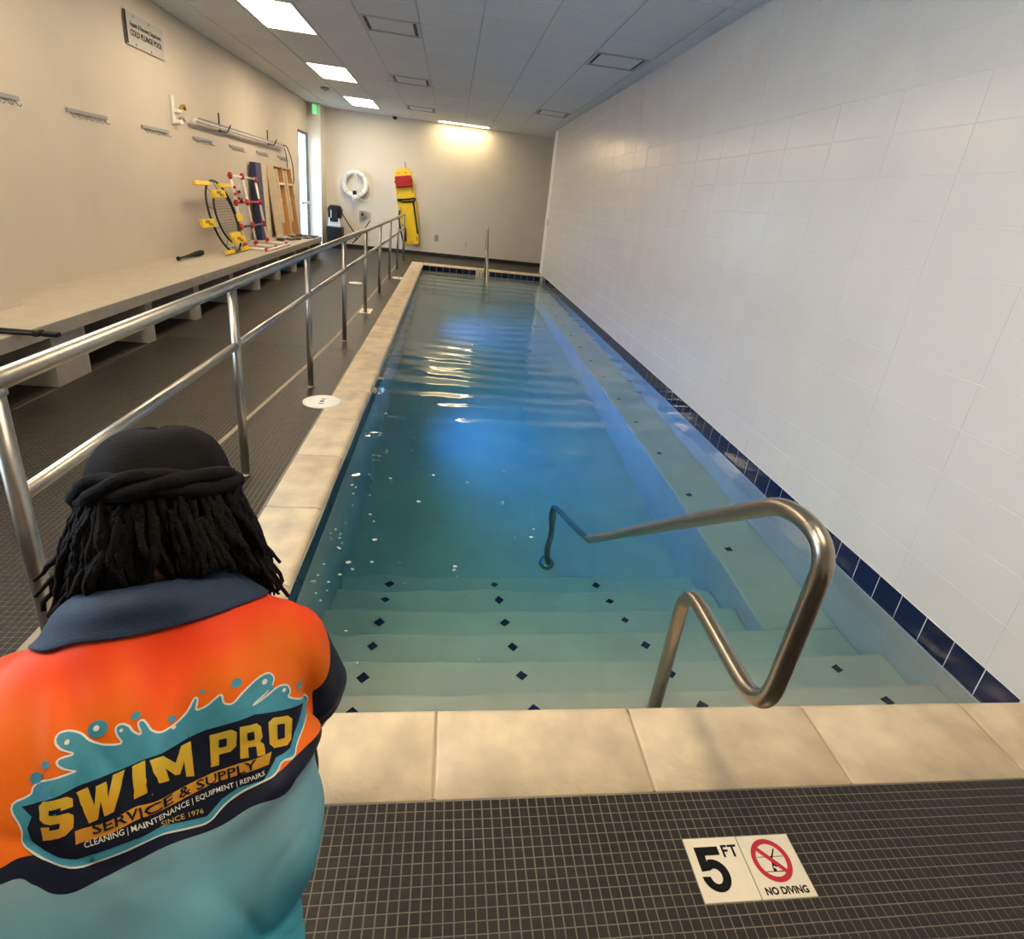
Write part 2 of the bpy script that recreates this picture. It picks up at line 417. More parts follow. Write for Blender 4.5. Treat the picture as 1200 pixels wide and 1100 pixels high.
# underwater lamps in the left side wall
for yy in (5.22, 9.06):
    root = empty('pool_lamp', (PX, yy, -.52), rot=(0, R(90), 0))
    tag(root, 'blue glowing underwater lamp in the pool side at the %s' % {5.22:'white skimmer lid',9.06:'reflected yellow board'}[yy], 'pool lamp', 'underwater lamps')
    b = MB(); b.lathe([(.0,.0),(.075,.0),(.085,.004),(.085,.012),(.066,.014)], n=20); b.obj('bezel', M['steel'], root)
    b = MB(); b.lathe([(.064,.004),(.064,.014),(.045,.022),(.0,.026)], n=20); b.obj('lens', M['led'], root)
    ld = bpy.data.lights.new('pool_lamp_light', 'SPOT'); ld.energy = 150; ld.color = (.04,.24,1.0); ld.spot_size = R(150); ld.spot_blend = .7; ld.shadow_soft_size = .06
    lo = bpy.data.objects.new('pool_lamp_light', ld); COL.objects.link(lo); lo.parent = root; lo.location = (0,0,.05); lo.rotation_euler = (R(180),0,0)

# ---- water
wb = MB(); nx, ny = 120, 520
x0, x1, y0, y1 = PX-.004, XR+.004, PY0-.004, PY1+.004
def ripple(x, y):
    a = .35+.65*min(1, max(0, (y-2.6)/2.5))*min(1, max(.12, (9.8-y)/3.2))
    z = .0042*math.sin(2*math.pi*(y/.46+.10*x+.5*noise.noise(Vector((x*.5, y*.35, 0)))))*(.5+noise.noise(Vector((x*.6, y*.5, 3))))
    z += .0030*math.sin(2*math.pi*(y/.31-.12*x+.6*noise.noise(Vector((x*.7, y*.45, 9)))))*(.5+noise.noise(Vector((x*.8, y*.6, 5))))
    z += .0035*noise.noise(Vector((x*2.2, y*3.6, 1.7)))+.0016*noise.noise(Vector((x*5, y*7, 4.1)))
    z += (.0028*noise.noise(Vector((x*9, y*8, 6.3)))+.0012*noise.noise(Vector((x*19, y*16, 2.2))))*(1.0 if x < -.25 else .45)*min(1, max(0, (5.5-y)/2))/max(a, .35)
    return WATER+z*a
top = [(x0+(x1-x0)*i/nx, y0+(y1-y0)*j/ny) for j in range(ny+1) for i in range(nx+1)]
vs_ = [(a, b, ripple(a, b)) for a, b in top]; nn = len(vs_)
fs_ = [(j*(nx+1)+i, j*(nx+1)+i+1, (j+1)*(nx+1)+i+1, (j+1)*(nx+1)+i) for j in range(ny) for i in range(nx)]
rim = [i for i in range(nx+1)]+[(j)*(nx+1)+nx for j in range(1, ny+1)]+[ny*(nx+1)+i for i in reversed(range(nx))]+[j*(nx+1) for j in reversed(range(1, ny))]
vs_ += [(vs_[i][0], vs_[i][1], ZB-.004) for i in rim]; nr = len(rim)
fs_ += [(rim[(k+1) % nr], rim[k], nn+k, nn+(k+1) % nr) for k in range(nr)]
fs_.append(tuple(nn+k for k in reversed(range(nr))))
wb.add(vs_, fs_, 0, True)
tag(wb.obj('water', M['water']), 'clear blue green rippled water filling the long pool', 'water', kind='stuff')

# ---- right wall of stacked glazed tiles
TW, TH = .5085, .2075
wr = MB(); wr.box(XR-.0022, XR+.20, YB0, 14.15, -.02, HC+.02)
wall_r = structure(wr.obj('wall_right', M['wall_grout']), 'white stacked block tile wall on the right of the pool', 'wall')
wm = MB(); wm.box(-.004, .012, -TW/2+.0022, TW/2-.0022, -TH/2+.0022, TH/2-.0022)
def tile_mesh(hh, ww):
    q = MB(); d = .0022; c = .0012
    a = [(-.004+c, -ww/2+d, -hh/2+d), (-.004+c, ww/2-d, -hh/2+d), (-.004+c, ww/2-d, hh/2-d), (-.004+c, -ww/2+d, hh/2-d)]
    b = [(-.004, -ww/2+d+c, -hh/2+d+c), (-.004, ww/2-d-c, -hh/2+d+c), (-.004, ww/2-d-c, hh/2-d-c), (-.004, -ww/2+d+c, hh/2-d-c)]
    e = [(.012, p[1], p[2]) for p in a]
    q.add(e+a+b, [(4,5,1,0),(5,6,2,1),(6,7,3,2),(7,4,0,3),(8,9,5,4),(9,10,6,5),(10,11,7,6),(11,8,4,7),(11,10,9,8)])
    return q.mesh('wall_tile', M['wall_tile'])
tme = tile_mesh(TH, TW); topme = tile_mesh(HC-15*TH-.002, TW)
yl = [2.02+TW*k for k in range(-9, 24)]
tiles = []
for r_ in range(16):
    for yy in yl:
        z = TH*(r_+.5) if r_ < 15 else 15*TH+(HC-15*TH)/2
        yc = yy+TW/2
        if yc > 13.95 or yc < YB0+.2: continue
        tiles.append((yc, z, r_))
inview = lambda t: t[0] > 1.2+.0*t[1] and (t[0]-1.3)*1.3+.2 > (t[1]-1.6)*1.0
vis = sorted([t for t in tiles if inview(t)], key=lambda t: t[0]); own = set(vis[:300])
rest = MB()
for t in tiles:
    me = tme if t[2] < 15 else topme
    if t in own: inst('wall_tile', me, (XR, t[0], t[1]), wall_r)
    else:
        o_ = [Vector(v.co)+Vector((XR, t[0], t[1])) for v in me.vertices]
        rest.add([tuple(p) for p in o_], [tuple(p.vertices) for p in me.polygons])
tag(rest.obj('wall_tiles', M['wall_tile'], wall_r), 'white stacked wall tiles at the far end', kind='stuff')

# ---- other walls
mb = MB(); mb.box(XL-.05, XR+1.2, YB, YB+.2, -.1, HC+.04)
structure(mb.obj('wall_back', M['wall_back']), 'cream painted wall behind the far end of the pool', 'wall')
mb = MB(); mb.box(XR+1.0, XR+1.2, 13.9, YB, -.1, HC+.04); mb.box(XR+.19, XR+1.2, 13.9, 14.1, -.1, HC+.04); structure(mb.obj('wall_side', M['wall_back']), 'short cream wall round the corner past the tiled wall', 'wall')
DY0, DY1, DZ = 14.0, 14.92, 2.5        # door opening in the left wall
mb = MB(); mb.box(XL-.05, XL, YJ-.3, DY0, -.1, HC+.04); mb.box(XL-.05, XL, DY1, YB, -.1, HC+.04); mb.box(XL-.05, XL, DY0, DY1, DZ, HC+.04)
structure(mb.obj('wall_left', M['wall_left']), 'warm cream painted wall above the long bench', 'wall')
WY0, WY1, WZ0, WZ1 = 0.2, 2.9, .95, 2.6   # window in the near part of the left wall
mb = MB(); x0_, x1_ = XL-.2, XLN
mb.box(x0_, x1_, YB0-.2, WY0, -.1, HC+.02); mb.box(x0_, x1_, WY1, YJ, -.1, HC+.02)
mb.box(x0_, x1_, WY0, WY1, -.1, WZ0); mb.box(x0_, x1_, WY0, WY1, WZ1, HC+.02)
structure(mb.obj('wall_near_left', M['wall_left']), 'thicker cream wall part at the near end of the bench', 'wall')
mb = MB(); mb.box(XL, XR+.2, YB0-.2, YB0, -.1, HC+.02)
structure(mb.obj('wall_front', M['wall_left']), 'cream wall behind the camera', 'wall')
mb = MB(); mb.box(XL, -3.08, DY1+.03, YB, 0, HC)
structure(mb.obj('wall_column', M['wall_back']), 'white corner column beside the glass door', 'column')
def window(name, y0, y1, z0, z1, x, n, label, fm, fw=.05):
    root = structure(empty(name, (x, (y0+y1)/2, z0)), label, 'window'); cy, cz = (y0+y1)/2, z0
    f = MB()
    for a, b, c, d in ((y0, y1, z0, z0+fw), (y0, y1, z1-fw, z1), (y0, y0+fw, z0, z1), (y1-fw, y1, z0, z1)):
        f.box(-.03, .012, a-cy, b-cy, c-cz, d-cz)
    f.obj('frame', fm, root)
    wd = (y1-y0-2*fw)/n
    for k in range(n):
        p = MB(); p.box(-.012, -.006, y0+fw+wd*k-cy, y0+fw+wd*(k+1)-cy, fw, z1-z0-fw); p.obj('pane', M['glass'], root)
        if k:
            p = MB(); p.box(-.03, .02, y0+fw+wd*k-.02-cy, y0+fw+wd*k+.02-cy, fw, z1-z0-fw); p.obj('mullion', fm, root)
    return root
window('window_1', WY0, WY1, WZ0, WZ1, XLN-.15, 3, 'wide window in the near left wall', M['alu'])
d = window('door_1', DY0, DY1, .0, DZ, XL-.012, 1, 'tall glazed exit door at the far end of the bench wall', M['darkalu'], .06)
d['category'] = 'door'
b = MB(); b.box(.03,.075,-.38,.38,.98,1.03); b.obj('push_bar', M['alu'], d)
b = MB(); b.box(-.02,.01,-.02,.02,.06,DZ-.06); b.obj('mullion', M['alu'], d)
portal((XLN-.26, (WY0+WY1)/2, (WZ0+WZ1)/2), (0, R(-90), 0), WZ1-WZ0, WY1-WY0)
portal((XL-.08, (DY0+DY1)/2, DZ/2), (0, R(-90), 0), DZ, DY1-DY0)
mb = MB(); mb.box(-14, XL-.6, -12, 30, -.25, -.2)
structure(mb.obj('ground_outside', mat('pavement_outside', (.42,.44,.46), .8)), 'pale pavement outside the windows', 'ground')
mb = MB(); mb.box(-3.08, XR+1.0, YB-.012, YB, 0, .09); structure(mb.obj('baseboard_back', M['base'], bevel=.003), 'black rubber baseboard along the far wall', 'baseboard')
mb = MB(); mb.box(XL, XL+.012, 12.75, DY0, 0, .09); structure(mb.obj('baseboard_left', M['base'], bevel=.003), 'black rubber baseboard between bench and door', 'baseboard')

# ---- ceiling
ceil = MB(); ceil.box(XL-.2, XR+1.2, YB0-.2, YB+.2, HC+.03, HC+.10)
ceiling = structure(ceil.obj('ceiling', M['ceil_dark']), 'grey suspended ceiling of square tiles', 'ceiling')
gxs = [GX0+G*k for k in range(-3, 6)]; gys = [GY0+G*k for k in range(-15, 14)]
XS = [XL]+[g for g in gxs if g > XL+.02]+[XR]; YS = [YB0]+[g for g in gys if YB0+.05 < g < YB-.05]+[YB]
mb = MB(); mb.box(XR, XR+1.0, 14.15, YB, HC-.005, HC+.03); mb.obj('soffit', M['ceil_tile'], ceiling)
for g in XS[1:-1]:
    b = MB(); b.box(g-.012, g+.012, YB0, YB, HC+.008, HC+.03); b.obj('grid_bar', M['ceil_grid'], ceiling)
for g in YS[1:-1]:
    b = MB(); b.box(XL, XR, g-.012, g+.012, HC+.009, HC+.029); b.obj('grid_bar', M['ceil_grid'], ceiling)
LIGHTS = [(-2.294, GY0+G*k) for k in (-15, -10, -5, 0, 5, 10)]
VENTS = [(-1.05, GY0), (-1.05, GY0+5*G), (-1.05, GY0+10*G), (GX0+4*G, GY0), (GX0+4*G, GY0+7*G), (-1.05, GY0-5*G), (GX0+4*G, GY0-7*G)]
NEARL = [(GX0+2*G, GY0-11*G)]
def taken(x, y):
    for lx, ly in LIGHTS:
        if lx-.05 < x < lx+G+.05 and ly < y < ly+2*G: return True
    for lx, ly in VENTS:
        if lx < x < lx+G and ly < y < ly+G: return True
    return -.45 < x < .81 and 15.04 < y
cache = {}
for i in range(len(XS)-1):
    for j in range(len(YS)-1):
        cx, cy = (XS[i]+XS[i+1])/2, (YS[j]+YS[j+1])/2
        if taken(cx, cy) or cy < 1.2: continue
        k = (round(XS[i+1]-XS[i], 3), round(YS[j+1]-YS[j], 3))
        if k not in cache:
            t_ = MB(); a, b_ = k[0]/2-.005, k[1]/2-.005; c = .004
            t_.add([(-a,-b_,.016),(a,-b_,.016),(a,b_,.016),(-a,b_,.016),(-a,-b_,c),(a,-b_,c),(a,b_,c),(-a,b_,c),(-a+c,-b_+c,0),(a-c,-b_+c,0),(a-c,b_-c,0),(-a+c,b_-c,0)],
                   [(0,1,2,3),(4,5,1,0),(5,6,2,1),(6,7,3,2),(7,4,0,3),(8,9,5,4),(9,10,6,5),(10,11,7,6),(11,8,4,7),(11,10,9,8)])
            cache[k] = t_.mesh('ceiling_tile', M['ceil_tile'])
        inst('ceiling_tile', cache[k], (cx, cy, HC), ceiling)
mb = MB(); mb.box(XL, XR, YB0, 1.2, HC+.006, HC+.016); mb.obj('ceiling_panel', M['ceil_tile'], ceiling)
# light panels
where = {-15:'behind the camera', -10:'over the near deck behind the camera', -5:'above the near end of the bench', 0:'largest, nearest in view above the wall sign', 5:'middle of the row along the left wall', 10:'farthest of the row, near the exit sign', 99:'over the near deck above the camera'}
for k in (-10, -5, 0, 5, 10, 99):
    x, y = (-2.294, GY0+G*k) if k < 90 else NEARL[0]
    root = empty('ceiling_light', (x+G/2, y+G, HC)); tag(root, 'glowing warm ceiling light panel, '+where[k], 'ceiling light', 'ceiling light panels')
    a, b = G/2-.01, G-.01
    f = MB()
    for q in ((-a,a,-b,-b+.025),(-a,a,b-.025,b),(-a,-a+.025,-b+.025,b-.025),(a-.025,a,-b+.025,b-.025)): f.box(*q, -.004, .014)
    f.obj('frame', M['white_pl'], root)
    f = MB(); f.box(-a+.025,a-.025,-b+.025,b-.025,.001,.012); f.obj('diffuser', M['panel' if k < 90 else 'panel_near'], root)
root = empty('ceiling_light', (.19, 15.2, HC)); tag(root, 'long narrow ceiling light washing the far wall', 'ceiling light', 'ceiling light panels')
f = MB(); f.box(-.62,.62,-.16,-.14,-.004,.02); f.box(-.62,.62,.14,.16,-.004,.02); f.box(-.62,-.6,-.14,.14,-.004,.02); f.box(.6,.62,-.14,.14,-.004,.02); f.obj('frame', M['white_pl'], root)
f = MB(); f.box(-.6,.6,-.14,.14,.0,.015); f.obj('diffuser', M['panel_wash'], root)
mb = MB(); mb.box(-.43,.81,15.37,YB,HC,HC+.012); mb.obj('ceiling_panel', M['ceil_tile'], ceiling)
# vents
vlab = ['left of centre, nearest in view','second along the row left of centre','farthest along the row left of centre','large one close to the tiled wall','far one close to the tiled wall','over the near deck','over the pool steps']
for i, (x, y) in enumerate(VENTS):
    if i > 4: 
        b = MB(); b.box(x+.006,x+G-.006,y+.006,y+G-.006,HC,HC+.012)
        if y > 1.2: b.obj('ceiling_tile', M['ceil_tile'], ceiling)
        continue
    root = empty('air_vent', (x+G/2, y+G/2, HC)); tag(root, 'square ceiling air vent with dark slots, '+vlab[i], 'vent', 'ceiling vents')
    a = G/2-.008
    f = MB()
    for q in ((-a,a,-a,-a+.03),(-a,a,a-.03,a),(-a,-a+.03,-a+.03,a-.03),(a-.03,a,-a+.03,a-.03)): f.box(*q, -.006, .012)
    f.obj('frame', M['ceil_grid'], root)
    f = MB(); f.box(-a+.03,a-.03,-a+.03,a-.03,.012,.02); f.obj('duct', M['black'], root)
    f = MB(); f.box(-a+.07,a-.07,-a+.07,a-.07,-.002,.004); f.obj('plaque', M['ceil_tile'], root)
# ================================================================ RAILS
XP, Y0P, DP = -1.02, 1.36, 1.53
hr = empty('handrail', (XP, Y0P, 0)); tag(hr, 'long steel pipe railing with posts between the deck walkway and the pool', 'railing')
for k in range(9):
    b = MB(); y = DP*k
    b.tube([(0,y,.0),(0,y,1.02)], .0215, 14); p = b.obj('post', M['steel_rail'], hr)
    b = MB(); b.lathe([(.03,0),(.03,.005),(.0225,.012)], (0,y,.0), n=14); b.obj('base_ring', M['steel_rail'], p)
b = MB(); b.tube([(0,-.012,1.02),(0,DP*8+.022,1.02)], .0245, 16); b.obj('top_rail', M['steel_rail'], hr)
for k in range(8):
    b = MB(); b.tube([(0,DP*k,.722),(0,DP*(k+1),.722)], .0195, 14); b.obj('mid_rail', M['steel_rail'], hr)
b = MB(); b.lathe([(.0245,-.010),(.0265,-.008),(.0265,.008),(.0245,.010)], (0,0,1.0), n=16); b.obj('weld_collar', M['steel_rail'], hr)

def grab_rail(name, label, x, mirror=False):
    pts = [(1.465,-.35),(1.462,.40),(1.20,.46),(.96,.42),(.925,.55),(.932,.905),(1.14,.915),(3.50,-.80),(3.42,-1.0),(3.40,-1.55)]
    pts = [(1.465,-.35),(1.455,.425),(.955,.405),(.935,.925),(1.11,.930),(3.47,-.80),(3.41,-1.0),(3.40,-1.55)]
    rad = [.11,.15,.13,.14,.1,.1]
    P = [Vector((0,)+p) for p in pts]; out = [P[0]]
    for i in range(1, len(P)-1):
        a, b_, c = P[i-1], P[i], P[i+1]; d1, d2 = a-b_, c-b_; l = min([.12,.12,.14,.13,.16,.12,.05][i-1] if i-1 < 7 else .1, d1.length*.48, d2.length*.48)
        p, q = b_+d1.normalized()*l, b_+d2.normalized()*l
        for k in range(9):
            t = k/8; out.append(p*(1-t)**2+b_*2*t*(1-t)+q*t*t)
    out.append(P[-1])
    f = (lambda p: (0, (PY0+PY1)-p.y, p.z)) if mirror else (lambda p: (0, p.y, p.z))
    root = empty(name, (x, 0, 0)); tag(root, label, 'grab rail', 'pool grab rails')
    b = MB(); b.tube([f(p) for p in out], .0235, 18); b.obj('rail_tube', M['bronze_steel'], root)
    for yy, zz in ((1.465,-.35),(3.40,-1.55)):
        q = f(Vector((0,yy,zz))); b = MB(); b.lathe([(.056,0),(.056,.01),(.04,.022),(.027,.028)], q, n=20); b.obj('escutcheon', M['bronze_steel'], root)
grab_rail('grab_rail', 'bent bronze steel grab rail standing in the near pool steps', .85)
grab_rail('grab_rail', 'thin looking steel grab rail at the far end of the pool', .86, True)

# ================================================================ DECK PIECES
dm = empty('depth_marker', (LBX, LBY, 0)); tag(dm, 'cream double tile reading 5 FT and NO DIVING set in the dark deck', 'sign')
for k in range(2):
    b = MB(); b.box(.0015+.1524*k, .1509+.1524*k, -.151, -.0015, -.001, .0026); b.obj('marker_tile', M['signtile'], dm, bevel=.0008, seg=1)
ZT = .0031
def flat(name, poly, mat_, parent, z=ZT, hole=None):
    bm = bmesh.new(); vs = [bm.verts.new((x, y, z)) for x, y in poly]; bm.faces.new(vs)
    bmesh.ops.triangulate(bm, faces=bm.faces[:]); me = bpy.data.meshes.new(name); bm.to_mesh(me); bm.free(); me.materials.append(mat_)
    o = bpy.data.objects.new(name, me); COL.objects.link(o); o.parent = parent; return o
# figure 5
def arc(cx, cy, rx, ry, a0, a1, n=14): return [(cx+rx*math.cos(R(a0+(a1-a0)*i/n)), cy+ry*math.sin(R(a0+(a1-a0)*i/n))) for i in range(n+1)]
five_o = [(.022,-.024),(.088,-.024),(.088,-.045),(.046,-.045),(.0445,-.062)]+arc(.056,-.092,.038,.038,105,-178,22)+[(.041,-.094)]+arc(.056,-.094,.0155,.0175,180,362,12)+arc(.056,-.092,.0155,.0155,0,130,8)+[(.022,-.082)]
flat('numeral', five_o, M['ink'], dm)
FLATM = lambda x, y, z=ZT: Matrix.Translation((x, y, z))
text_mesh('F', .040, M['ink'], 'lettering', dm, FLATM(.105,-.038), .0001, .0011)
text_mesh('T', .040, M['ink'], 'lettering', dm, FLATM(.129,-.038), .0001, .0011)
text_mesh('NO DIVING', .0225, M['ink'], 'lettering', dm, FLATM(.228,-.135), .0001, .0009, sx=1.0)
cx, cy, ro, ri = .2245, -.064, .0525, .0395
n = 40; rg = MB()
vo = [(cx+ro*math.cos(2*math.pi*i/n), cy+ro*math.sin(2*math.pi*i/n), ZT) for i in range(n)]; vi = [(cx+ri*math.cos(2*math.pi*i/n), cy+ri*math.sin(2*math.pi*i/n), ZT) for i in range(n)]
rg.add(vo+vi, [(i, (i+1) % n, n+(i+1) % n, n+i) for i in range(n)]); rg.obj('prohibition_ring', M['signred'], dm)
dx = .70710678
flat('prohibition_bar', [(cx-.0335,cy+.0255),(cx-.0255,cy+.0335),(cx+.0335,cy-.0255),(cx+.0255,cy-.0335)], M['signred'], dm, ZT+.0003)
wav = [(cx-.036+.0029*i, cy+.008+(.0015 if i % 2 else -.0005)) for i in range(26)]
flat('wave_line', wav+[(a, b-.0016) for a, b in reversed(wav)], M['ink'], dm, ZT+.0001)
flat('pool_line', [(cx-.028,cy-.026),(cx+.022,cy-.0265),(cx+.022,cy-.0285),(cx-.028,cy-.028)], M['ink'], dm, ZT+.0001)
fig = [(cx+.022,cy+.027),(cx+.018,cy+.027),(cx+.008,cy+.014),(cx+.001,cy+.007),(cx-.004,cy+.0),(cx-.004,cy-.010),(cx-.008,cy-.020),(cx-.006,cy-.021),(cx-.001,cy-.013),(cx+.004,cy-.017),(cx+.010,cy-.016),(cx+.011,cy-.013),(cx+.005,cy-.011),(cx+.002,cy-.006),(cx+.004,cy+.002),(cx+.010,cy+.010)]
flat('diver_head', [(cx-.003+.0048*math.cos(R(30*i)), cy-.0235+.0048*math.sin(R(30*i))) for i in range(12)], M['ink'], dm, ZT+.0002)
flat('diver_figure', fig, M['ink'], dm, ZT+.0002)

def skimmer_lid(x, y, r, label, number=None, z=.011):
    o = empty('skimmer_lid', (x, y, 0)); tag(o, label, 'lid', 'skimmer lids')
    b = MB(); b.lathe([(r,0),(r,z-.002),(r-.004,z),(r-.012,z+.001),(r-.016,z-.001),(r-.02,z-.001),(.0,z-.001)], n=36); b.obj('cover', M['white_pl'], o)
    if number:
        text_mesh(number, .075, M['ink'], 'numeral', o, FLATM(0,0,z+.0), .0002, .001)
        for dy in (.052, -.052):
            b = MB(); b.box(-.018,.018,dy-.005,dy+.005,z-.001,z+.0004); b.obj('printed_mark', M['ink'], o)
skimmer_lid(-.862, 4.08, .138, 'round white skimmer lid with a black number beside the pool coping', '6')
skimmer_lid(-.875, 10.85, .13, 'round white skimmer lid near the far end of the coping', '6')
skimmer_lid(-1.50, 9.80, .11, 'round tan floor cover on the walkway behind the railing')
o = empty('floor_marker', (-1.03, 7.6, 0)); tag(o, 'small square white marker tile at the foot of a railing post', 'sign')
b = MB(); b.box(-.075,.075,-.16,.16,0,.003); b.obj('marker_tile', M['signtile'], o)
text_mesh('5', .075, M['ink'], 'numeral', o, FLATM(-.02,.06,.0035), .0001, .0005)
text_mesh('FT', .035, M['ink'], 'lettering', o, FLATM(.03,.075,.0035), .0001, .0005)
b = MB(); b.lathe([(.045,.003),(.045,.0035),(.036,.0036)], (0,-.07,0), n=20, caps=False); b.obj('prohibition_ring', M['signred'], o)

# ================================================================ BENCH
bn = empty('bench', (0,0,0)); tag(bn, 'long pale concrete bench on short block supports along the left wall', 'bench')
BX, BZ, BYE = -2.60, .45, 12.55
b = MB(); b.box(XL+.001, BX, YJ+.001, BYE, BZ-.09, BZ); b.box(XLN+.001, BX, -.4, YJ+.001, BZ-.09, BZ); b.obj('seat_slab', M['concrete'], bn)
b = MB(); b.box(BX, BX+.004, -.4, BYE, BZ-.09, BZ-.004); b.box(XL+.001, BX, BYE, BYE+.004, BZ-.09, BZ-.004); b.obj('slab_edge', M['concrete_f'], bn)
sup = [(4.05,4.43)]+[(5.31+1.02*k, 5.44+1.02*k) for k in range(7)]+[(3.05,3.18),(2.03,2.16),(12.42,12.55)]
for a, c in sup:
    b = MB(); b.box((XL if a > YJ else XLN)+.001, BX-.012, a, c, 0, BZ-.09); b.obj('support_block', M['concrete_f'], bn, bevel=.004)

# things on the bench
bp = empty('folded_pole', (-2.6, 3.74, BZ)); tag(bp, 'pair of thin black poles lying across the near end of the bench', 'pole')
b = MB(); b.tube([(-.44,.03,.018),(.17,.02,.018)], .011, 10); b.obj('pole_tube', M['black'], bp)
b = MB(); b.tube([(-.44,-.03,.016),(.15,-.025,.016)], .011, 10); b.obj('pole_tube', M['black'], bp)
b = MB(); b.cbox((.20,-.002,.018), (.09,.05,.03)); b.obj('end_cap', M['black'], bp, bevel=.008)
b = MB(); b.cbox((.13,-.002,.018), (.03,.07,.034)); b.obj('clamp', M['rubber'], bp, bevel=.006)
bat = empty('bat', (-3.16, 7.32, BZ+.036), rz=R(92)); tag(bat, 'dark bat lying on the bench left of the round net', 'bat')
My = Matrix.Rotation(R(90), 4, 'Y')
b = MB(); b.lathe([(.0,0),(.024,.002),(.026,.012),(.015,.022),(.0135,.20),(.02,.38),(.031,.55),(.033,.70),(.03,.76),(.012,.785),(.0,.787)], n=16, M=My); b.obj('bat_body', M['rubber'], bat)

# round net game leaning on the wall
rn = empty('roundnet_set', (-2.97, 8.58, BZ)); tag(rn, 'round black net hoop with yellow legs leaning on the wall above the bench', 'net game')
lean = R(15); E2 = Vector((-math.sin(lean), 0, math.cos(lean))); E3 = Vector((math.cos(lean), 0, math.sin(lean)))
LP = lambda y, h, o_=0: tuple(Vector((0, y, 0))+E2*h+E3*o_)
RO, RI = .465, .335
b = MB(); b.tube([LP(RO*math.cos(2*math.pi*i/48), .475+RO*math.sin(2*math.pi*i/48), .04) for i in range(48)], .0135, 8, loop=True); b.obj('outer_hoop', M['black'], rn)
b = MB(); b.tube([LP(RI*math.cos(2*math.pi*i/48), .47+RI*math.sin(2*math.pi*i/48), .07) for i in range(48)], .013, 8, loop=True); b.obj('inner_hoop', M['black'], rn)
b = MB()
for k in range(-9, 10):
    c = k*.035; wd = math.sqrt(max(0, RI*RI-c*c))
    b.tube([LP(-wd, .47+c, .07), LP(wd, .47+c, .07)], .0016, 4); b.tube([LP(c, .47-wd, .071), LP(c, .47+wd, .071)], .0014, 4)
b.obj('net', M['rubber'], rn)
b = MB()
for k in range(10):
    a = 2*math.pi*k/10+.3; b.tube([LP(RI*math.cos(a), .47+RI*math.sin(a), .07), LP(RO*math.cos(a), .475+RO*math.sin(a), .04)], .004, 5)
tag(b.obj('elastic_cords', M['black'], rn), kind='stuff')
def ybar(y0, y1, h, lab=False, hh=.036, oo=.04):
    f = MB(); c = [LP(y0, h-hh, oo-.02), LP(y1, h-hh, oo-.02), LP(y1, h-hh, oo+.02), LP(y0, h-hh, oo+.02), LP(y0, h+hh, oo-.02), LP(y1, h+hh, oo-.02), LP(y1, h+hh, oo+.02), LP(y0, h+hh, oo+.02)]
    f.add(c, [(3,2,1,0),(4,5,6,7),(0,1,5,4),(1,2,6,5),(2,3,7,6),(3,0,4,7)]); p = f.obj('leg_clip', M['yellow'], rn, bevel=.006)
    if lab:
        Mx = Matrix((( 0, E2.x, E3.x, 0), (1, E2.y, E3.y, 0), (0, E2.z, E3.z, 0), (0,0,0,1)))
        for t_, dy_, dh_ in (('SPIKE', -.035, .013), ('BALL', .05, -.016)):
            Tm = Matrix.Translation(LP((y0+y1)/2+dy_, h+dh_, oo+.0212)) @ Mx
            text_mesh(t_, .048, M['ink'], 'lettering', p, Tm, .0003, .001, sx=1.35)
ybar(-.60,-.14,.90,hh=.026); ybar(.16,.60,.88,hh=.026); ybar(-.80,-.42,.42,True,.05); ybar(.42,.66,.45,False,.05); ybar(-.35,-.06,.03,False,.024); ybar(.18,.55,.03,False,.026)
ybar(-.30,.12,.76,True,.048,.10); ybar(-.12,.32,.16,True,.045,.10); ybar(-.12,.26,.235,False,.03,.075)

# ladder toss game of white pipe
lt = empty('ladder_game', (0,0,BZ)); tag(lt, 'white pipe ladder toss frame with red joints standing on the bench', 'toss game')
pr = .0165
xs_ = -3.0; ylad = (9.20, 9.70, 10.30); ztop = 1.0
def pipe(a, c, m='pvc', r=pr): f = MB(); f.tube([a, c], r, 10); return f.obj('pipe', M[m], lt)
def joint(p): f = MB(); f.tube([(p[0],p[1]-.045,p[2]),(p[0],p[1]+.045,p[2])], .025, 10); f.tube([(p[0],p[1],p[2]-.045),(p[0],p[1],p[2]+.045)], .025, 10); f.obj('joint', M['redp'], lt)
leanx = -.16
for y in ylad:
    top = ztop if y < 10.2 else ztop-.03
    pipe((xs_, y, .02), (xs_+leanx, y+.02, top))
    for h_ in (.048, .31, .64, top):
        joint((xs_+leanx*h_/ztop, y+.02*h_, h_))
for h_, m in ((.31,'navyp'),(.64,'redp'),(ztop,'pvc')):
    xx = xs_+leanx*h_/ztop
    pipe((xx, ylad[0], h_), (xx, ylad[2], h_ if h_ < .9 else h_-.02), m)
for y in (9.20, 9.70, 10.30):
    pipe((xs_-.22, y-.02, .022), (xs_+.33, y-.02, .022))
    f = MB(); f.lathe([(0,0),(.026,.0),(.026,.05),(0,.05)], (xs_+.30,y-.02,.0), n=10); f.obj('foot_cap', M['redp'], lt)
pipe((xs_+.33, 9.15, .022), (xs_+.33, 10.33, .022)); pipe((xs_-.2, 9.15, .022), (xs_-.2, 10.33, .022))
bc = [(-.03,.85,'redp'),(.02,.78,'redp'),(-.05,.76,'redp'),(.06,.79,'black'),(.09,.69,'redp'),(.03,.70,'redp'),(.07,.66,'black')]
for i, (dy, h_, m) in enumerate(bc):
    f = MB(); f.lathe([(0,-.022),(.013,-.018),(.021,-.007),(.021,.007),(.013,.018),(0,.022)], (xs_+leanx*h_+.03, 9.26+dy*1.6, h_), n=10)
    f.obj('bola_ball', M[m], lt)
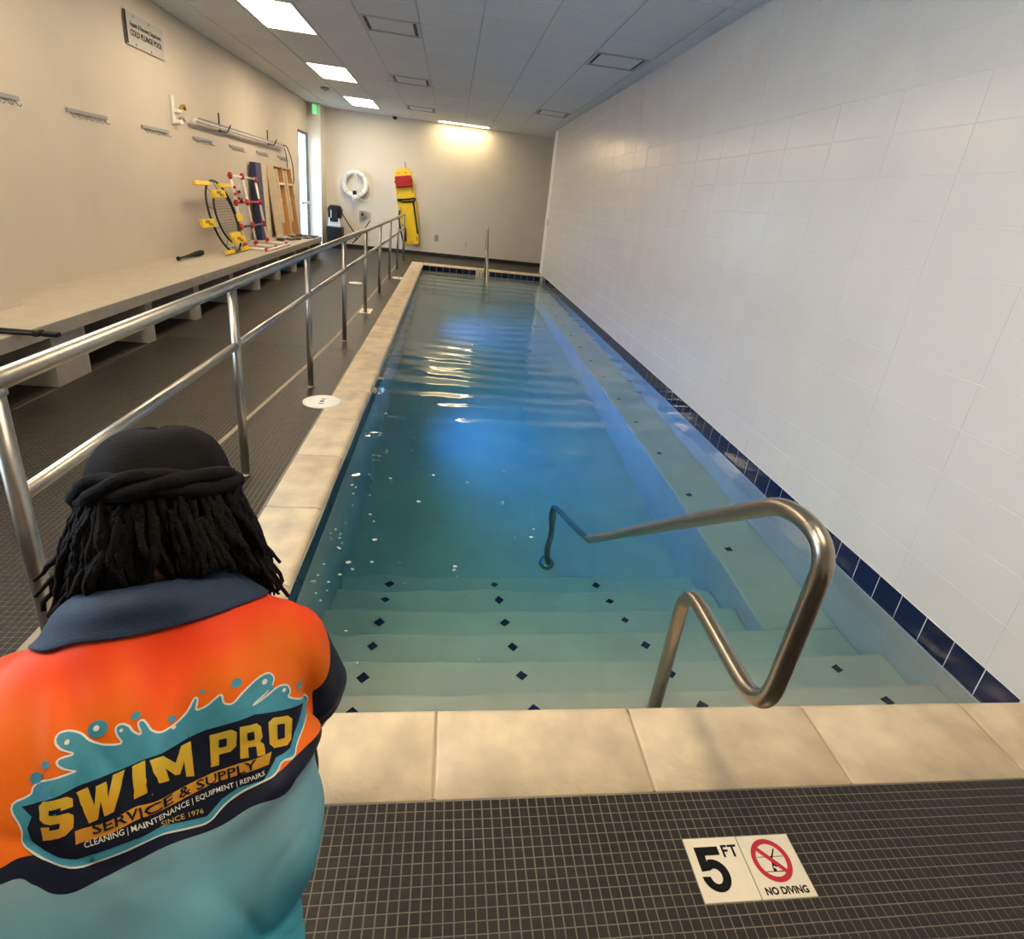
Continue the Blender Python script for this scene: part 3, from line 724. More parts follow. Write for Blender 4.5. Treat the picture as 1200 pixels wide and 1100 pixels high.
f = MB(); f.tube([(xs_+leanx+.02, 9.23, 1.0),(xs_-.12, 9.24, .85),(xs_-.09, 9.32, .68)], .004, 5); f.tube([(xs_+leanx+.02, 9.34, 1.0),(xs_-.10, 9.36, .8),(xs_-.08, 9.40, .66)], .004, 5); f.obj('bola_cord', M['rope'], lt)

# boards leaning on the wall
def lean_mx(x_bot, y, dx_top, h): 
    a = math.atan2(dx_top, h); return Matrix.Translation((x_bot, y, BZ)) @ Matrix.Rotation(-a, 4, 'Y')
cb = empty('game_board', (0,0,0)); cb.matrix_world = lean_mx(-3.27, 10.62, .05, 1.2); tag(cb, 'pale board with a navy edge leaning on the wall behind the pipe ladder', 'board')
b = MB(); b.box(.0,.02,.30,.82,.0,1.22); b.obj('face_panel', M['wood_p'], cb)
b = MB(); b.box(.0,.09,.0,.30,.0,1.235); b.obj('side_rail', M['navyp'], cb, bevel=.004)
b = MB(); b.box(.0201,.03,.30,.34,.0,1.22); b.obj('edge_strip', M['navyp'], cb)
def toss_board(y, w, x_bot, top, label):
    t = empty('toss_board', (0,0,0)); t.matrix_world = lean_mx(x_bot, y, .13, 1.2); tag(t, label, 'board', 'wooden toss boards')
    L_ = top
    f = MB(); f.box(.0,.014,0,w,.0,L_); f.obj('deck_panel', M['wood'], t)
    f = MB(); f.box(.014,.13,0,.024,.0,L_); f.obj('side_rail', M['wood_p'], t, bevel=.003)
    f = MB(); f.box(.014,.13,w-.024,w,.0,L_); f.obj('side_rail', M['wood_o'], t, bevel=.003)
    f = MB(); f.box(.014,.13,.024,w-.024,L_-.024,L_); f.obj('end_rail', M['wood'], t, bevel=.003)
    f = MB(); f.box(.014,.06,.024,w-.024,.62,.66); f.obj('cross_brace', M['wood_p'], t)
    f = MB(); f.box(.04,.13,w*.5,w+.02,L_*.74,L_*.77); f.obj('folded_leg', M['wood_p'], t)
    f = MB(); f.box(.03,.12,w*.42,w*.50,L_*.2,L_*.96); f.obj('folded_leg', M['wood_p'], t)
    n_ = 20; f = MB(); f.lathe([(.076,0),(.076,.003),(.0,.003)], (.0145,w/2,L_-.23), n=n_, M=Matrix.Rotation(R(90),4,'Y')); f.obj('hole', M['black'], t)
toss_board(11.47, .58, -3.19, 1.23, 'wooden toss board leaning on the wall, left one of the pair')
toss_board(12.08, .58, -3.19, 1.22, 'wooden toss board leaning on the wall, right one of the pair')

def bean_bag(x, y, z, rz, tilt, m, label, s=.075):
    f = MB(); n_ = 8; vs_ = []
    for side in (1, -1):
        for j in range(n_+1):
            for i in range(n_+1):
                u, v = i/n_*2-1, j/n_*2-1
                hgt = .022*(1-u**4)*(1-v**4)*(1+.35*noise.noise(Vector((u*2+x*9, v*2+y*7, side))))
                vs_.append((u*s*(1-.06*v*v), v*s*(1-.06*u*u), .022+side*hgt))
    q = (n_+1)**2; fs_ = []
    for side in range(2):
        for j in range(n_):
            for i in range(n_):
                a = side*q+j*(n_+1)+i; fs_.append((a, a+1, a+n_+2, a+n_+1) if side == 0 else (a+n_+1, a+n_+2, a+1, a))
    f.add(vs_, fs_, 0, True); o = f.obj('bean_bag', M[m]); o.location = (x, y, z); o.rotation_euler = (tilt, tilt*.4, rz)
    tag(o, label, 'bean bag', 'bean bags on the bench end')
bags = [(-2.98,10.98,0,'denim','leftmost of the heap by the board foot'),(-2.88,11.22,0,'brownbag','second in the row on the bench edge'),(-2.82,11.48,0,'brownbag','in the middle of the heap, lying flat'),(-2.90,11.36,.046,'brownbag','lying on top of the middle of the heap'),(-2.93,11.74,.0,'denim','right of the middle of the heap'),(-2.73,11.84,0,'brownbag','closest to the bench edge on the right'),(-2.86,11.78,.046,'brownbag','lying on top at the right end of the heap')]
for i, (x, y, z, m, lab) in enumerate(bags):
    bean_bag(x, y, BZ+z+.002, i*1.1, 0, m, ('dark blue' if m == 'denim' else 'brown')+' bean bag, '+lab)
f = MB(); nn_ = 14; vs_ = []; fs_ = []
for j in range(nn_+1):
    for i in range(nn_+1):
        u, v = i/nn_, j/nn_; vs_.append((-2.96+.33*u, 12.02+.44*v, BZ+.008+.035*abs(noise.noise(Vector((u*4, v*4, 2))))))
o_ = len(vs_); vs_ += [(a, b_, BZ+.001) for a, b_, c in vs_]
for j in range(nn_):
    for i in range(nn_):
        a = j*(nn_+1)+i; fs_.append((a, a+1, a+nn_+2, a+nn_+1)); fs_.append((o_+a+nn_+1, o_+a+nn_+2, o_+a+1, o_+a))
for i in range(nn_):
    fs_ += [(i+1, i, o_+i, o_+i+1)]; a = nn_*(nn_+1)+i; fs_ += [(a, a+1, o_+a+1, o_+a)]; b0 = i*(nn_+1); fs_ += [(b0, b0+nn_+1, o_+b0+nn_+1, o_+b0)]; b1 = b0+nn_; fs_ += [(b1+nn_+1, b1, o_+b1, o_+b1+nn_+1)]
f.add(vs_, fs_, 0, True); tag(f.obj('carry_bag', M['denim']), 'flat dark navy cloth bag at the far end of the bench', 'bag')

# ================================================================ ON THE LEFT WALL
hk = [(5.96,'nearest in view'),(7.25,'second from the near end'),(8.56,'third, under the pole end'),(9.86,'fourth, above the pipe ladder'),(11.12,'fifth, above the wooden boards'),(12.42,'last, above the right toss board'),(4.75,'cut off by the left picture edge')]
hook_me = None
for y, wl in hk:
    r_ = empty('hook_rack', (XL, y, 1.855)); tag(r_, 'wall rack with seven metal coat hooks, '+wl, 'hook rack', 'coat hook racks')
    f = MB(); f.box(.0,.018,.0,.62,-.012,.022); f.obj('back_rail', M['grey'], r_, bevel=.003)
    for k in range(7):
        if hook_me is None:
            g = MB(); g.tube([(.012,0,-.012),(.03,0,-.045),(.045,0,-.05),(.055,0,-.034)], .0045, 6); hook_me = g.mesh('hook', M['grey'])
        inst('hook', hook_me, (0, .05+.087*k, 0), r_)
# sign
sg = empty('wall_sign', (XL, 7.54, 2.75)); tag(sg, 'clear acrylic notice with two dark lines of lettering high on the left wall', 'sign')
b = MB(); b.box(.014,.02,-.41,.41,-.15,.15); b.obj('acrylic_sheet', M['acrylic'], sg, bevel=.002)
b = MB(); b.box(.0205,.022,-.41,-.375,-.14,.15); b.obj('dark_band', M['rubber'], sg)
for yy in (-.22,.10):
    for zz in (.125,-.125): b = MB(); b.lathe([(.012,0),(.012,.022),(.008,.026),(0,.026)], (0,yy,zz), n=10, M=Matrix.Rotation(R(90),4,'Y')); b.obj('standoff', M['grey'], sg)
FPX = Matrix(((0,0,1,0),(1,0,0,0),(0,1,0,0),(0,0,0,1)))
text_mesh('Aquatic & Recovery Department', .062, M['ink'], 'lettering', sg, Matrix.Translation((.0215,.02,.048)) @ FPX, .0005, .001, sx=.80)
text_mesh('COLD PLUNGE POOL', .075, M['ink'], 'lettering', sg, Matrix.Translation((.0215,.02,-.03)) @ FPX, .0005, .0022, sx=.93)
# bracket with brass hook
bk_ = empty('pole_bracket', (XL, 8.06, 2.12)); tag(bk_, 'small white wall bracket with a brass hook left of the hanging pole', 'bracket')
b = MB(); b.box(0,.03,-.06,.0,-.16,.15); b.obj('back_plate', M['white_pl'], bk_, bevel=.006)
b = MB(); b.box(.03,.09,-.03,.05,-.03,.01); b.box(.03,.09,-.03,.05,-.15,-.11); b.obj('arm', M['white_pl'], bk_, bevel=.008)
b = MB(); b.tube([(.06,.03,.0),(.08,.06,.05),(.09,.12,.06),(.08,.14,.02)], .018, 8); b.obj('hook', M['brass'], bk_)
b = MB(); b.tube([(.05,.03,-.09),(.08,.08,-.07),(.08,.11,-.1)], .012, 8); b.obj('cleat', M['grey'], bk_)
# pool pole on two hooks with a loop of cable
pl = empty('pool_pole', (XL+.09, 8.46, 2.06)); tag(pl, 'long white pool pole hanging on two black wall hooks', 'pole')
b = MB(); b.tube([(0,0,0),(0,4.16,-.02)], .019, 10); b.obj('pole_tube', M['lgrey'], pl)
b = MB(); b.tube([(0,.12,.035),(0,4.0,.015)], .010, 8); b.obj('inner_pole', M['grey'], pl)
b = MB(); b.tube([(0,-.05,0),(0,.02,0)], .023, 10); b.obj('end_grip', M['white_pl'], pl)
b = MB(); b.tube(smooth_path([(0,4.02,.01),(0,4.3,.02),(.02,4.6,-.25),(.02,4.68,-.62),(.02,4.5,-.72)], .25), .009, 8); b.tube(smooth_path([(0,4.05,.0),(0,4.22,-.12),(.01,4.26,-.45)], .12), .007, 6); b.obj('cable_loop', M['black'], pl)
for yy, lab in ((1.05,'near'),(3.35,'far')):
    q = empty('wall_hook', (XL, 8.46+yy, 2.06)); tag(q, 'black wall hook carrying the %s half of the pool pole' % lab, 'hook', 'pole hooks')
    b = MB(); b.box(0,.01,-.02,.02,-.05,.20); b.obj('back_plate', M['black'], q, bevel=.003)
    b = MB(); b.tube(smooth_path([(.005,0,-.03),(.11,0,-.045),(.14,.0,.02),(.15,.03,.06)], .03), .008, 8); b.obj('hook_arm', M['black'], q)
def plate(name, loc, axis, w_, h_, m, label, cat, rocker=True):
    o = empty(name, loc); tag(o, label, cat); f = MB(); g = MB()
    if axis == 'x': f.box(0,.006,-w_/2,w_/2,-h_/2,h_/2); g.box(.006,.010,-w_*.22,w_*.22,-h_*.28,h_*.28)
    elif axis == '-x': f.box(-.006,0,-w_/2,w_/2,-h_/2,h_/2); g.box(-.010,-.006,-w_*.22,w_*.22,-h_*.28,h_*.28)
    else: f.box(-w_/2,w_/2,-.006,0,-h_/2,h_/2); g.box(-w_*.22,w_*.22,-.010,-.006,-h_*.28,h_*.28)
    f.obj('cover_plate', m, o, bevel=.002); g.obj('insert', M['grey'], o); return o
plate('light_switch', (XL, 13.35, 1.45), 'x', .30, .16, M['lgrey'], 'wide grey switch plate on the wall beside the glass door', 'switch')
plate('light_switch', (XL, 13.57, 1.14), 'x', .14, .16, M['lgrey'], 'small grey switch plate below the wider one beside the door', 'switch')
plate('wall_outlet', (-.33, YB, .46), 'y', .10, .15, M['grey'], 'grey outlet on the far wall right of the yellow board', 'outlet')
plate('wall_outlet', (.44, YB, .37), 'y', .035, .10, M['lgrey'], 'tiny slim plate low on the far wall near the pool end', 'outlet')
plate('wall_outlet', (XR-.004, 13.75, 1.19), '-x', .12, .15, M['grey'], 'small grey plate at the far end of the tiled wall', 'outlet')
# exit sign, camera dome, detectors
ex = empty('exit_sign', (-3.19, DY1+.03, 3.0)); tag(ex, 'green lit exit sign at the top of the corner column', 'exit sign')
b = MB(); b.box(-.03,.03,-.16,0,-.12,.1); b.obj('housing', M['white_pl'], ex, bevel=.005)
b = MB(); b.box(-.022,.022,-.163,-.16,-.1,.08); b.obj('lit_face', M['exit'], ex)
b = MB(); b.box(.03,.033,-.15,-.01,-.1,.08); b.obj('lit_face', M['exit'], ex)
cd_ = empty('camera_dome', (-1.43, 15.2, HC)); tag(cd_, 'small black dome camera on the ceiling near the far wall', 'camera')
b = MB(); b.lathe([(0,0),(.07,0),(.07,-.025),(.055,-.03)], n=18); b.obj('base', M['white_pl'], cd_)
b = MB(); b.lathe([(.055,-.03),(.05,-.065),(.03,-.09),(0,-.098)], n=18); b.obj('dome', M['black'], cd_)
sd = empty('smoke_detector', (-2.45, 12.35, HC)); tag(sd, 'round grey smoke detector on the ceiling between two light panels', 'detector')
b = MB(); b.lathe([(0,0),(.08,0),(.08,-.02),(.06,-.04),(.0,-.045)], n=18); b.obj('base', M['grey'], sd)
b = MB(); b.lathe([(.02,-.045),(.02,-.07),(0,-.075)], n=12); b.obj('sensor', M['lgrey'], sd)
sp = empty('sprinkler', (-1.08, 10.3, HC)); tag(sp, 'small white sprinkler head beside the middle ceiling vent', 'sprinkler')
b = MB(); b.lathe([(0,0),(.04,0),(.035,-.01),(.012,-.015),(.012,-.05)], n=14); b.obj('escutcheon', M['white_pl'], sp)
b = MB(); b.lathe([(0,-.05),(.025,-.052),(.025,-.056),(0,-.058)], n=12); b.obj('deflector', M['lgrey'], sp)

# ================================================================ ON THE FAR WALL
rb = empty('ring_buoy', (-2.37, YB-.085, 1.53)); tag(rb, 'white ring buoy with rope hanging on the far wall', 'ring buoy')
b = MB(); b.tube([(.275*math.cos(2*math.pi*i/40), 0, .275*math.sin(2*math.pi*i/40)) for i in range(40)], .062, 12, loop=True); b.obj('ring', M['white_pl'], rb)
for k in range(4):
    a = math.pi/4+k*math.pi/2
    b = MB(); b.tube([Vector((.275*math.cos(a),0,.275*math.sin(a)))+Vector((math.cos(a)*.066*math.cos(t), -.066*math.sin(t), math.sin(a)*.066*math.cos(t))) for t in [2*math.pi*i/16 for i in range(16)]], .012, 6, loop=True); b.obj('band', M['lgrey'], rb)
b = MB(); b.tube(smooth_path([(.0,-.04,.30),(-.03,-.08,.1),(.0,-.09,-.2),(-.06,-.08,-.38),(.06,-.08,-.42),(.1,-.06,-.25)], .1), .014, 8)
b.tube(smooth_path([(.02,-.04,.30),(.05,-.08,.1),(.02,-.09,-.2)], .1), .013, 8)
b.tube(smooth_path([(.30,-.06,.12),(.40,-.05,-.1),(.38,-.04,-.32),(.22,-.05,-.38),(.1,-.06,-.3)], .12), .010, 8); b.obj('rope', M['rope'], rb)
b = MB(); b.cbox((.0,-.075,-.2), (.09,.07,.10)); b.obj('rope_clip', M['black'], rb, bevel=.015)
b = MB(); b.lathe([(0,-.05),(.055,-.04),(.08,.03),(.05,.09),(0,.11)], (.02,-.06,-.33), n=12); b.obj('rope_bundle', M['rope'], rb)

yb = empty('spine_board', (-.93, YB-.10, .24)); yb.rotation_euler = (R(-3), R(-10.5), 0); tag(yb, 'yellow rescue spine board with red head block hung on the far wall', 'spine board')
outl = [(-.16,0),(.15,0),(.185,.04),(.24,.9),(.235,1.45),(.21,1.72),(.15,1.80),(-.13,1.80),(-.20,1.74),(-.225,1.45),(-.23,.9),(-.19,.04)]
b = MB(); b.prism(outl, -.03, .03, Matrix.Rotation(R(90), 4, 'X')); b.obj('board', M['yellow'], yb, bevel=.018, seg=3)
for x, z, w_, h_ in ((0,.06,.10,.03),(-.13,.14,.03,.11),(.13,.14,.03,.11),(.17,.8,.03,.25),(-.17,.8,.03,.25),(-.19,1.3,.03,.16),(.19,1.3,.03,.16),(-.1,1.70,.05,.03),(.08,1.70,.05,.03)):
    b = MB(); b.cbox((x,-.0305,z), (w_,.004,h_)); b.obj('hand_hole', M['wood_o'], yb, bevel=.001)
b = MB(); b.cbox((.0,-.085,1.50), (.40,.11,.26)); b.obj('head_block', M['red'], yb, bevel=.03, seg=3)
b = MB(); b.cbox((.0,-.142,1.50), (.44,.012,.05)); b.obj('head_strap', M['red'], yb, bevel=.004)
b = MB(); b.tube(smooth_path([(-.22,-.05,1.08),(-.05,-.055,1.03),(.21,-.05,1.03),(.23,-.05,1.10),(0,-.06,1.09),(-.22,-.05,1.1)], .03), .022, 6); b.obj('chest_strap', M['black'], yb)
b = MB(); b.box(.15,.19,-.045,-.031,.25,1.05); b.obj('strap_tail', M['black'], yb)
b = MB(); b.tube(smooth_path([(-.20,-.04,.85),(-.25,-.05,.6),(-.24,-.05,.3),(-.21,-.05,.02),(-.24,-.04,-.14)], .1), .022, 6); b.obj('strap_tail', M['black'], yb)
b = MB(); b.tube(smooth_path([(-.15,-.05,.52),(-.14,-.06,.3),(-.17,-.06,.12),(-.22,-.05,.1)], .08), .035, 6); b.obj('strap_bundle', M['black'], yb)
b = MB(); b.tube([(.09,.0,1.78),(.09,-.02,1.95)], .008, 6); b.obj('hanging_cord', M['rubber'], yb)

pc = empty('cleaner_caddy', (-2.80, 15.12, 0)); tag(pc, 'black and grey pool cleaner unit on a black box in the far corner', 'pool cleaner')
b = MB(); b.cbox((0,0,.25), (.36,.34,.50)); b.obj('box_base', M['black'], pc, bevel=.012)
b = MB(); b.prism([(-.16,.50),(.16,.50),(.13,.72),(-.13,.72)], -.12, .12, Matrix.Rotation(R(90),4,'X')); b.obj('lower_shell', M['lgrey'], pc, bevel=.02)
b = MB(); b.prism([(-.15,.70),(.15,.70),(.17,.92),(.11,1.0),(-.11,1.0),(-.17,.92)], -.12, .12, Matrix.Rotation(R(90),4,'X')); b.obj('upper_shell', M['black'], pc, bevel=.03)
b = MB(); b.prism([(-.10,.62),(.08,.62),(.1,.86),(-.10,.86)], .115, .14, Matrix.Rotation(R(90),4,'X')); b.obj('front_cover', M['rubber'], pc, bevel=.02)
b = MB(); b.cbox((-.07,-.145,.80), (.015,.012,.18)); b.obj('handle_strip', M['white_pl'], pc, bevel=.004)
b = MB(); b.tube(smooth_path([(.16,-.05,.85),(.3,.0,.62),(.52,.15,.28),(.35,.15,.10),(.55,.22,.30),(.80,.30,.72)], .12), .012, 7); b.obj('power_cord', M['black'], pc)
ob = empty('outlet_box', (-2.13, YB, .84)); tag(ob, 'grey covered outlet box on the far wall below the ring buoy', 'outlet')
b = MB(); b.box(-.14,.02,-.09,0,-.09,.09); b.obj('cover_box', M['grey'], ob, bevel=.01)
b = MB(); b.box(.02,.14,-.02,0,-.08,.08); b.obj('wall_plate', M['lgrey'], ob, bevel=.004)
b = MB(); b.cbox((-.06,-.092,0), (.05,.008,.08)); b.obj('latch', M['black'], ob)

# ================================================================ FOAM and painted glints on the water
fr_ = random.Random(5); f = MB()
for i in range(95):
    if i < 60: x, y = PX+.03+abs(fr_.gauss(0, .10)), fr_.uniform(1.75, 4.4)
    else: x, y = fr_.uniform(-.45, .6), fr_.uniform(1.6, 3.6)
    r_ = fr_.choice((.003,.004,.005,.006,.008,.011)); z = ripple(x, y)-.0006
    n_ = 8; f.rings([[(x+r_*c*math.cos(2*math.pi*j/n_)*1.3, y+r_*c*math.sin(2*math.pi*j/n_), z+h_*r_) for j in range(n_)] for c, h_ in ((1,0),(.85,.28),(.45,.45))])
tag(f.obj('foam_and_glints', mat('foam', (.45,.52,.52), .4)), 'small white foam bubbles and painted glints floating near the left pool edge', 'foam', kind='stuff')  # pale specks: bubbles, and streak highlights put in as colour
# ================================================================ PERSON crouching at the pool edge, seen from behind
PF = Vector((-.342, .940, 0)); PR = Vector((.940, .342, 0)); PO = Vector((-.328, .485, 0))
PM = Matrix(((PR.x, PF.x, 0, PO.x), (PR.y, PF.y, 0, PO.y), (0, 0, 1, 0), (0, 0, 0, 1)))   # (right, forward, up) -> world
person = empty('person', tuple(PO)); tag(person, 'person crouching at the pool edge in an orange and blue printed shirt and black cap', 'person')
def W(p): return PM @ Vector(p)
def ell_ring(c, w, d, tilt, n=40, pw=2.3, rx=0.0):
    """ring of a trunk: half width w, half depth d, plane tilted forward by tilt"""
    out = []
    for j in range(n):
        a = 2*math.pi*j/n; ca, sa = math.cos(a), math.sin(a)
        x = w*math.copysign(abs(ca)**(2/pw), ca); y = d*math.copysign(abs(sa)**(2/pw), sa)
        out.append(tuple(W((c[0]+x, c[1]+y*math.cos(tilt), c[2]-y*math.sin(tilt)+x*rx))))
    return out
def blob(mb, c, r, n=16, Mx=None):
    rg = []
    for i in range(1, n):
        th = math.pi*i/n
        rg.append([tuple(W((c[0]+r[0]*math.sin(th)*math.cos(2*math.pi*j/n), c[1]+r[1]*math.sin(th)*math.sin(2*math.pi*j/n), c[2]-r[2]*math.cos(th)))) for j in range(n)])
    mb.rings(rg)
def limb(mb, pts, rs, n=16, sub=6):
    P = [Vector(p) for p in pts]; out = []; rr = []
    for i in range(len(P)-1):
        p0 = P[max(i-1, 0)]; p1 = P[i]; p2 = P[i+1]; p3 = P[min(i+2, len(P)-1)]
        for k in range(sub):
            t = k/sub; out.append(.5*((2*p1)+(p2-p0)*t+(2*p0-5*p1+4*p2-p3)*t*t+(3*p1-p0-3*p2+p3)*t**3)); rr.append(rs[i]*(1-t)+rs[i+1]*t)
    out.append(P[-1]); rr.append(rs[-1])
    # rounded ends
    d0 = (out[0]-out[1]).normalized(); d1 = (out[-1]-out[-2]).normalized()
    out = [out[0]+d0*rr[0]*.75, out[0]+d0*rr[0]*.5]+out+[out[-1]+d1*rr[-1]*.5, out[-1]+d1*rr[-1]*.75]
    rr = [rr[0]*.45, rr[0]*.8]+rr+[rr[-1]*.8, rr[-1]*.45]
    mb.tube([W(p) for p in out], rr, n)
def remeshed(mb, name, voxel, smooth=4, fac=.5):
    o = mb.obj(name, M['black']); r = o.modifiers.new('remesh', 'REMESH'); r.mode = 'VOXEL'; r.voxel_size = voxel
    s = o.modifiers.new('smooth', 'SMOOTH'); s.iterations = smooth; s.factor = fac
    dg = bpy.context.evaluated_depsgraph_get(); me = bpy.data.meshes.new_from_object(o.evaluated_get(dg)); bpy.data.objects.remove(o)
    me.polygons.foreach_set('use_smooth', [True]*len(me.polygons)); me.materials.clear(); return me

# ---- shirt
SHC = Vector((0, .03, .74))                                # centre of the back, person space
TILT = R(34)
sY = PM.to_3x3() @ Vector((0, math.sin(TILT), math.cos(TILT)))    # up along the back
sZ = PM.to_3x3() @ Vector((0, -math.cos(TILT), math.sin(TILT)))   # out of the back
sX = PR.copy(); SO = W(SHC)
SHM = Matrix(((sX.x, sY.x, sZ.x, SO.x), (sX.y, sY.y, sZ.y, SO.y), (sX.z, sY.z, sZ.z, SO.z), (0, 0, 0, 1)))
SHI = SHM.inverted()
def build_shirt():
    mb = MB()
    T = [((-.025,-.125,.33),.110,.135,R(10)), ((-.018,-.122,.41),.112,.145,R(14)), ((-.005,-.098,.51),.128,.150,R(22)), ((.012,-.045,.62),.160,.158,R(30)), ((.018,.003,.69),.196,.156,R(34)), ((.002,.052,.757),.208,.146,R(36)),
         ((.005,.12,.86),.196,.126,R(38)), ((.012,.158,.915),.172,.103,R(38)), ((.02,.185,.955),.126,.088,R(36)), ((.028,.205,.978),.078,.072,R(34))]
    # finer interpolation along the trunk
    def cr(a, b, c, d, t): return .5*((2*b)+(c-a)*t+(2*a-5*b+4*c-d)*t*t+(3*b-a-3*c+d)*t**3)
    rows = [(*t[0], t[1], t[2], t[3]) for t in T]; rg = []
    for i in range(len(rows)-1):
        for k in range(5):
            t = k/5; q = [cr(rows[max(i-1,0)][m], rows[i][m], rows[i+1][m], rows[min(i+2,len(rows)-1)][m], t) for m in range(6)]
            rg.append(ell_ring(q[:3], q[3], q[4], q[5], rx=.10))
    rg.append(ell_ring(rows[-1][:3], rows[-1][3], rows[-1][4], rows[-1][5]))
    mb.rings(rg)
    for s in (1, -1):
        limb(mb, [(s*.13,.15,.905+s*.012), (s*.176,.155,.862+s*.018), (s*.198,.180,.785+s*.016), (s*.212,.210,.72+s*.016)], [.064,.070,.070,.072], 20)
    me = remeshed(mb, 'shirt', .0075, 8)
    # cloth folds: noise that is drawn out along the pull lines
    nrm = [v.normal.copy() for v in me.vertices]
    for v, n_ in zip(me.vertices, nrm):
        q = SHI @ v.co; up = max(0, min(1, (q.y+.05)/.25))
        d = .017*noise.noise(Vector((q.x*13+q.y*3, q.y*3.2, q.z*3)))
        low = max(0, min(1, (-q.y+.02)/.18))
        d += low*.024*noise.noise(Vector((q.x*7-q.y*9, (q.x+q.y)*5.5, 7+q.z*3)))
        d += .006*noise.noise(Vector((q.x*26+q.y*9, q.y*9, q.z*8+3)))*(.4+.6*low)
        # long drag fold from the right armpit and folds below the collar
        for (x0, y0, dx, dy, w_, am) in ((.05,.16,-.25,-1,.014,.006), (-.06,.17,.10,-1,.012,.006), (-.14,.10,.05,-1,.014,.007), (.14,.04,.8,.35,.016,.008), (-.05,-.20,1,.45,.02,.012), (.08,-.22,1,.7,.022,.012), (-.14,-.16,.8,-.7,.02,.012)):
            l = math.hypot(dx, dy); ux, uy = dx/l, dy/l; a = (q.x-x0)*ux+(q.y-y0)*uy; b = -(q.x-x0)*uy+(q.y-y0)*ux
            d += 2.2*am*math.exp(-(b/w_)**2)*math.exp(-((a-.05)/.08)**2)
        cz = noise.noise(Vector((q.x*6.5+q.y*5, q.y*2.6-q.x*1.5, 2+q.z*2))); d -= .007*math.exp(-(cz/.055)**2)*(.35+.65*low)
        cz = noise.noise(Vector((q.x*5-q.y*7, q.x*4+q.y*6, 11+q.z*2))); d -= .009*math.exp(-(cz/.05)**2)*low
        v.co += n_*d
    me.transform(SHI); me.update()
    return me
shirt_me = build_shirt()
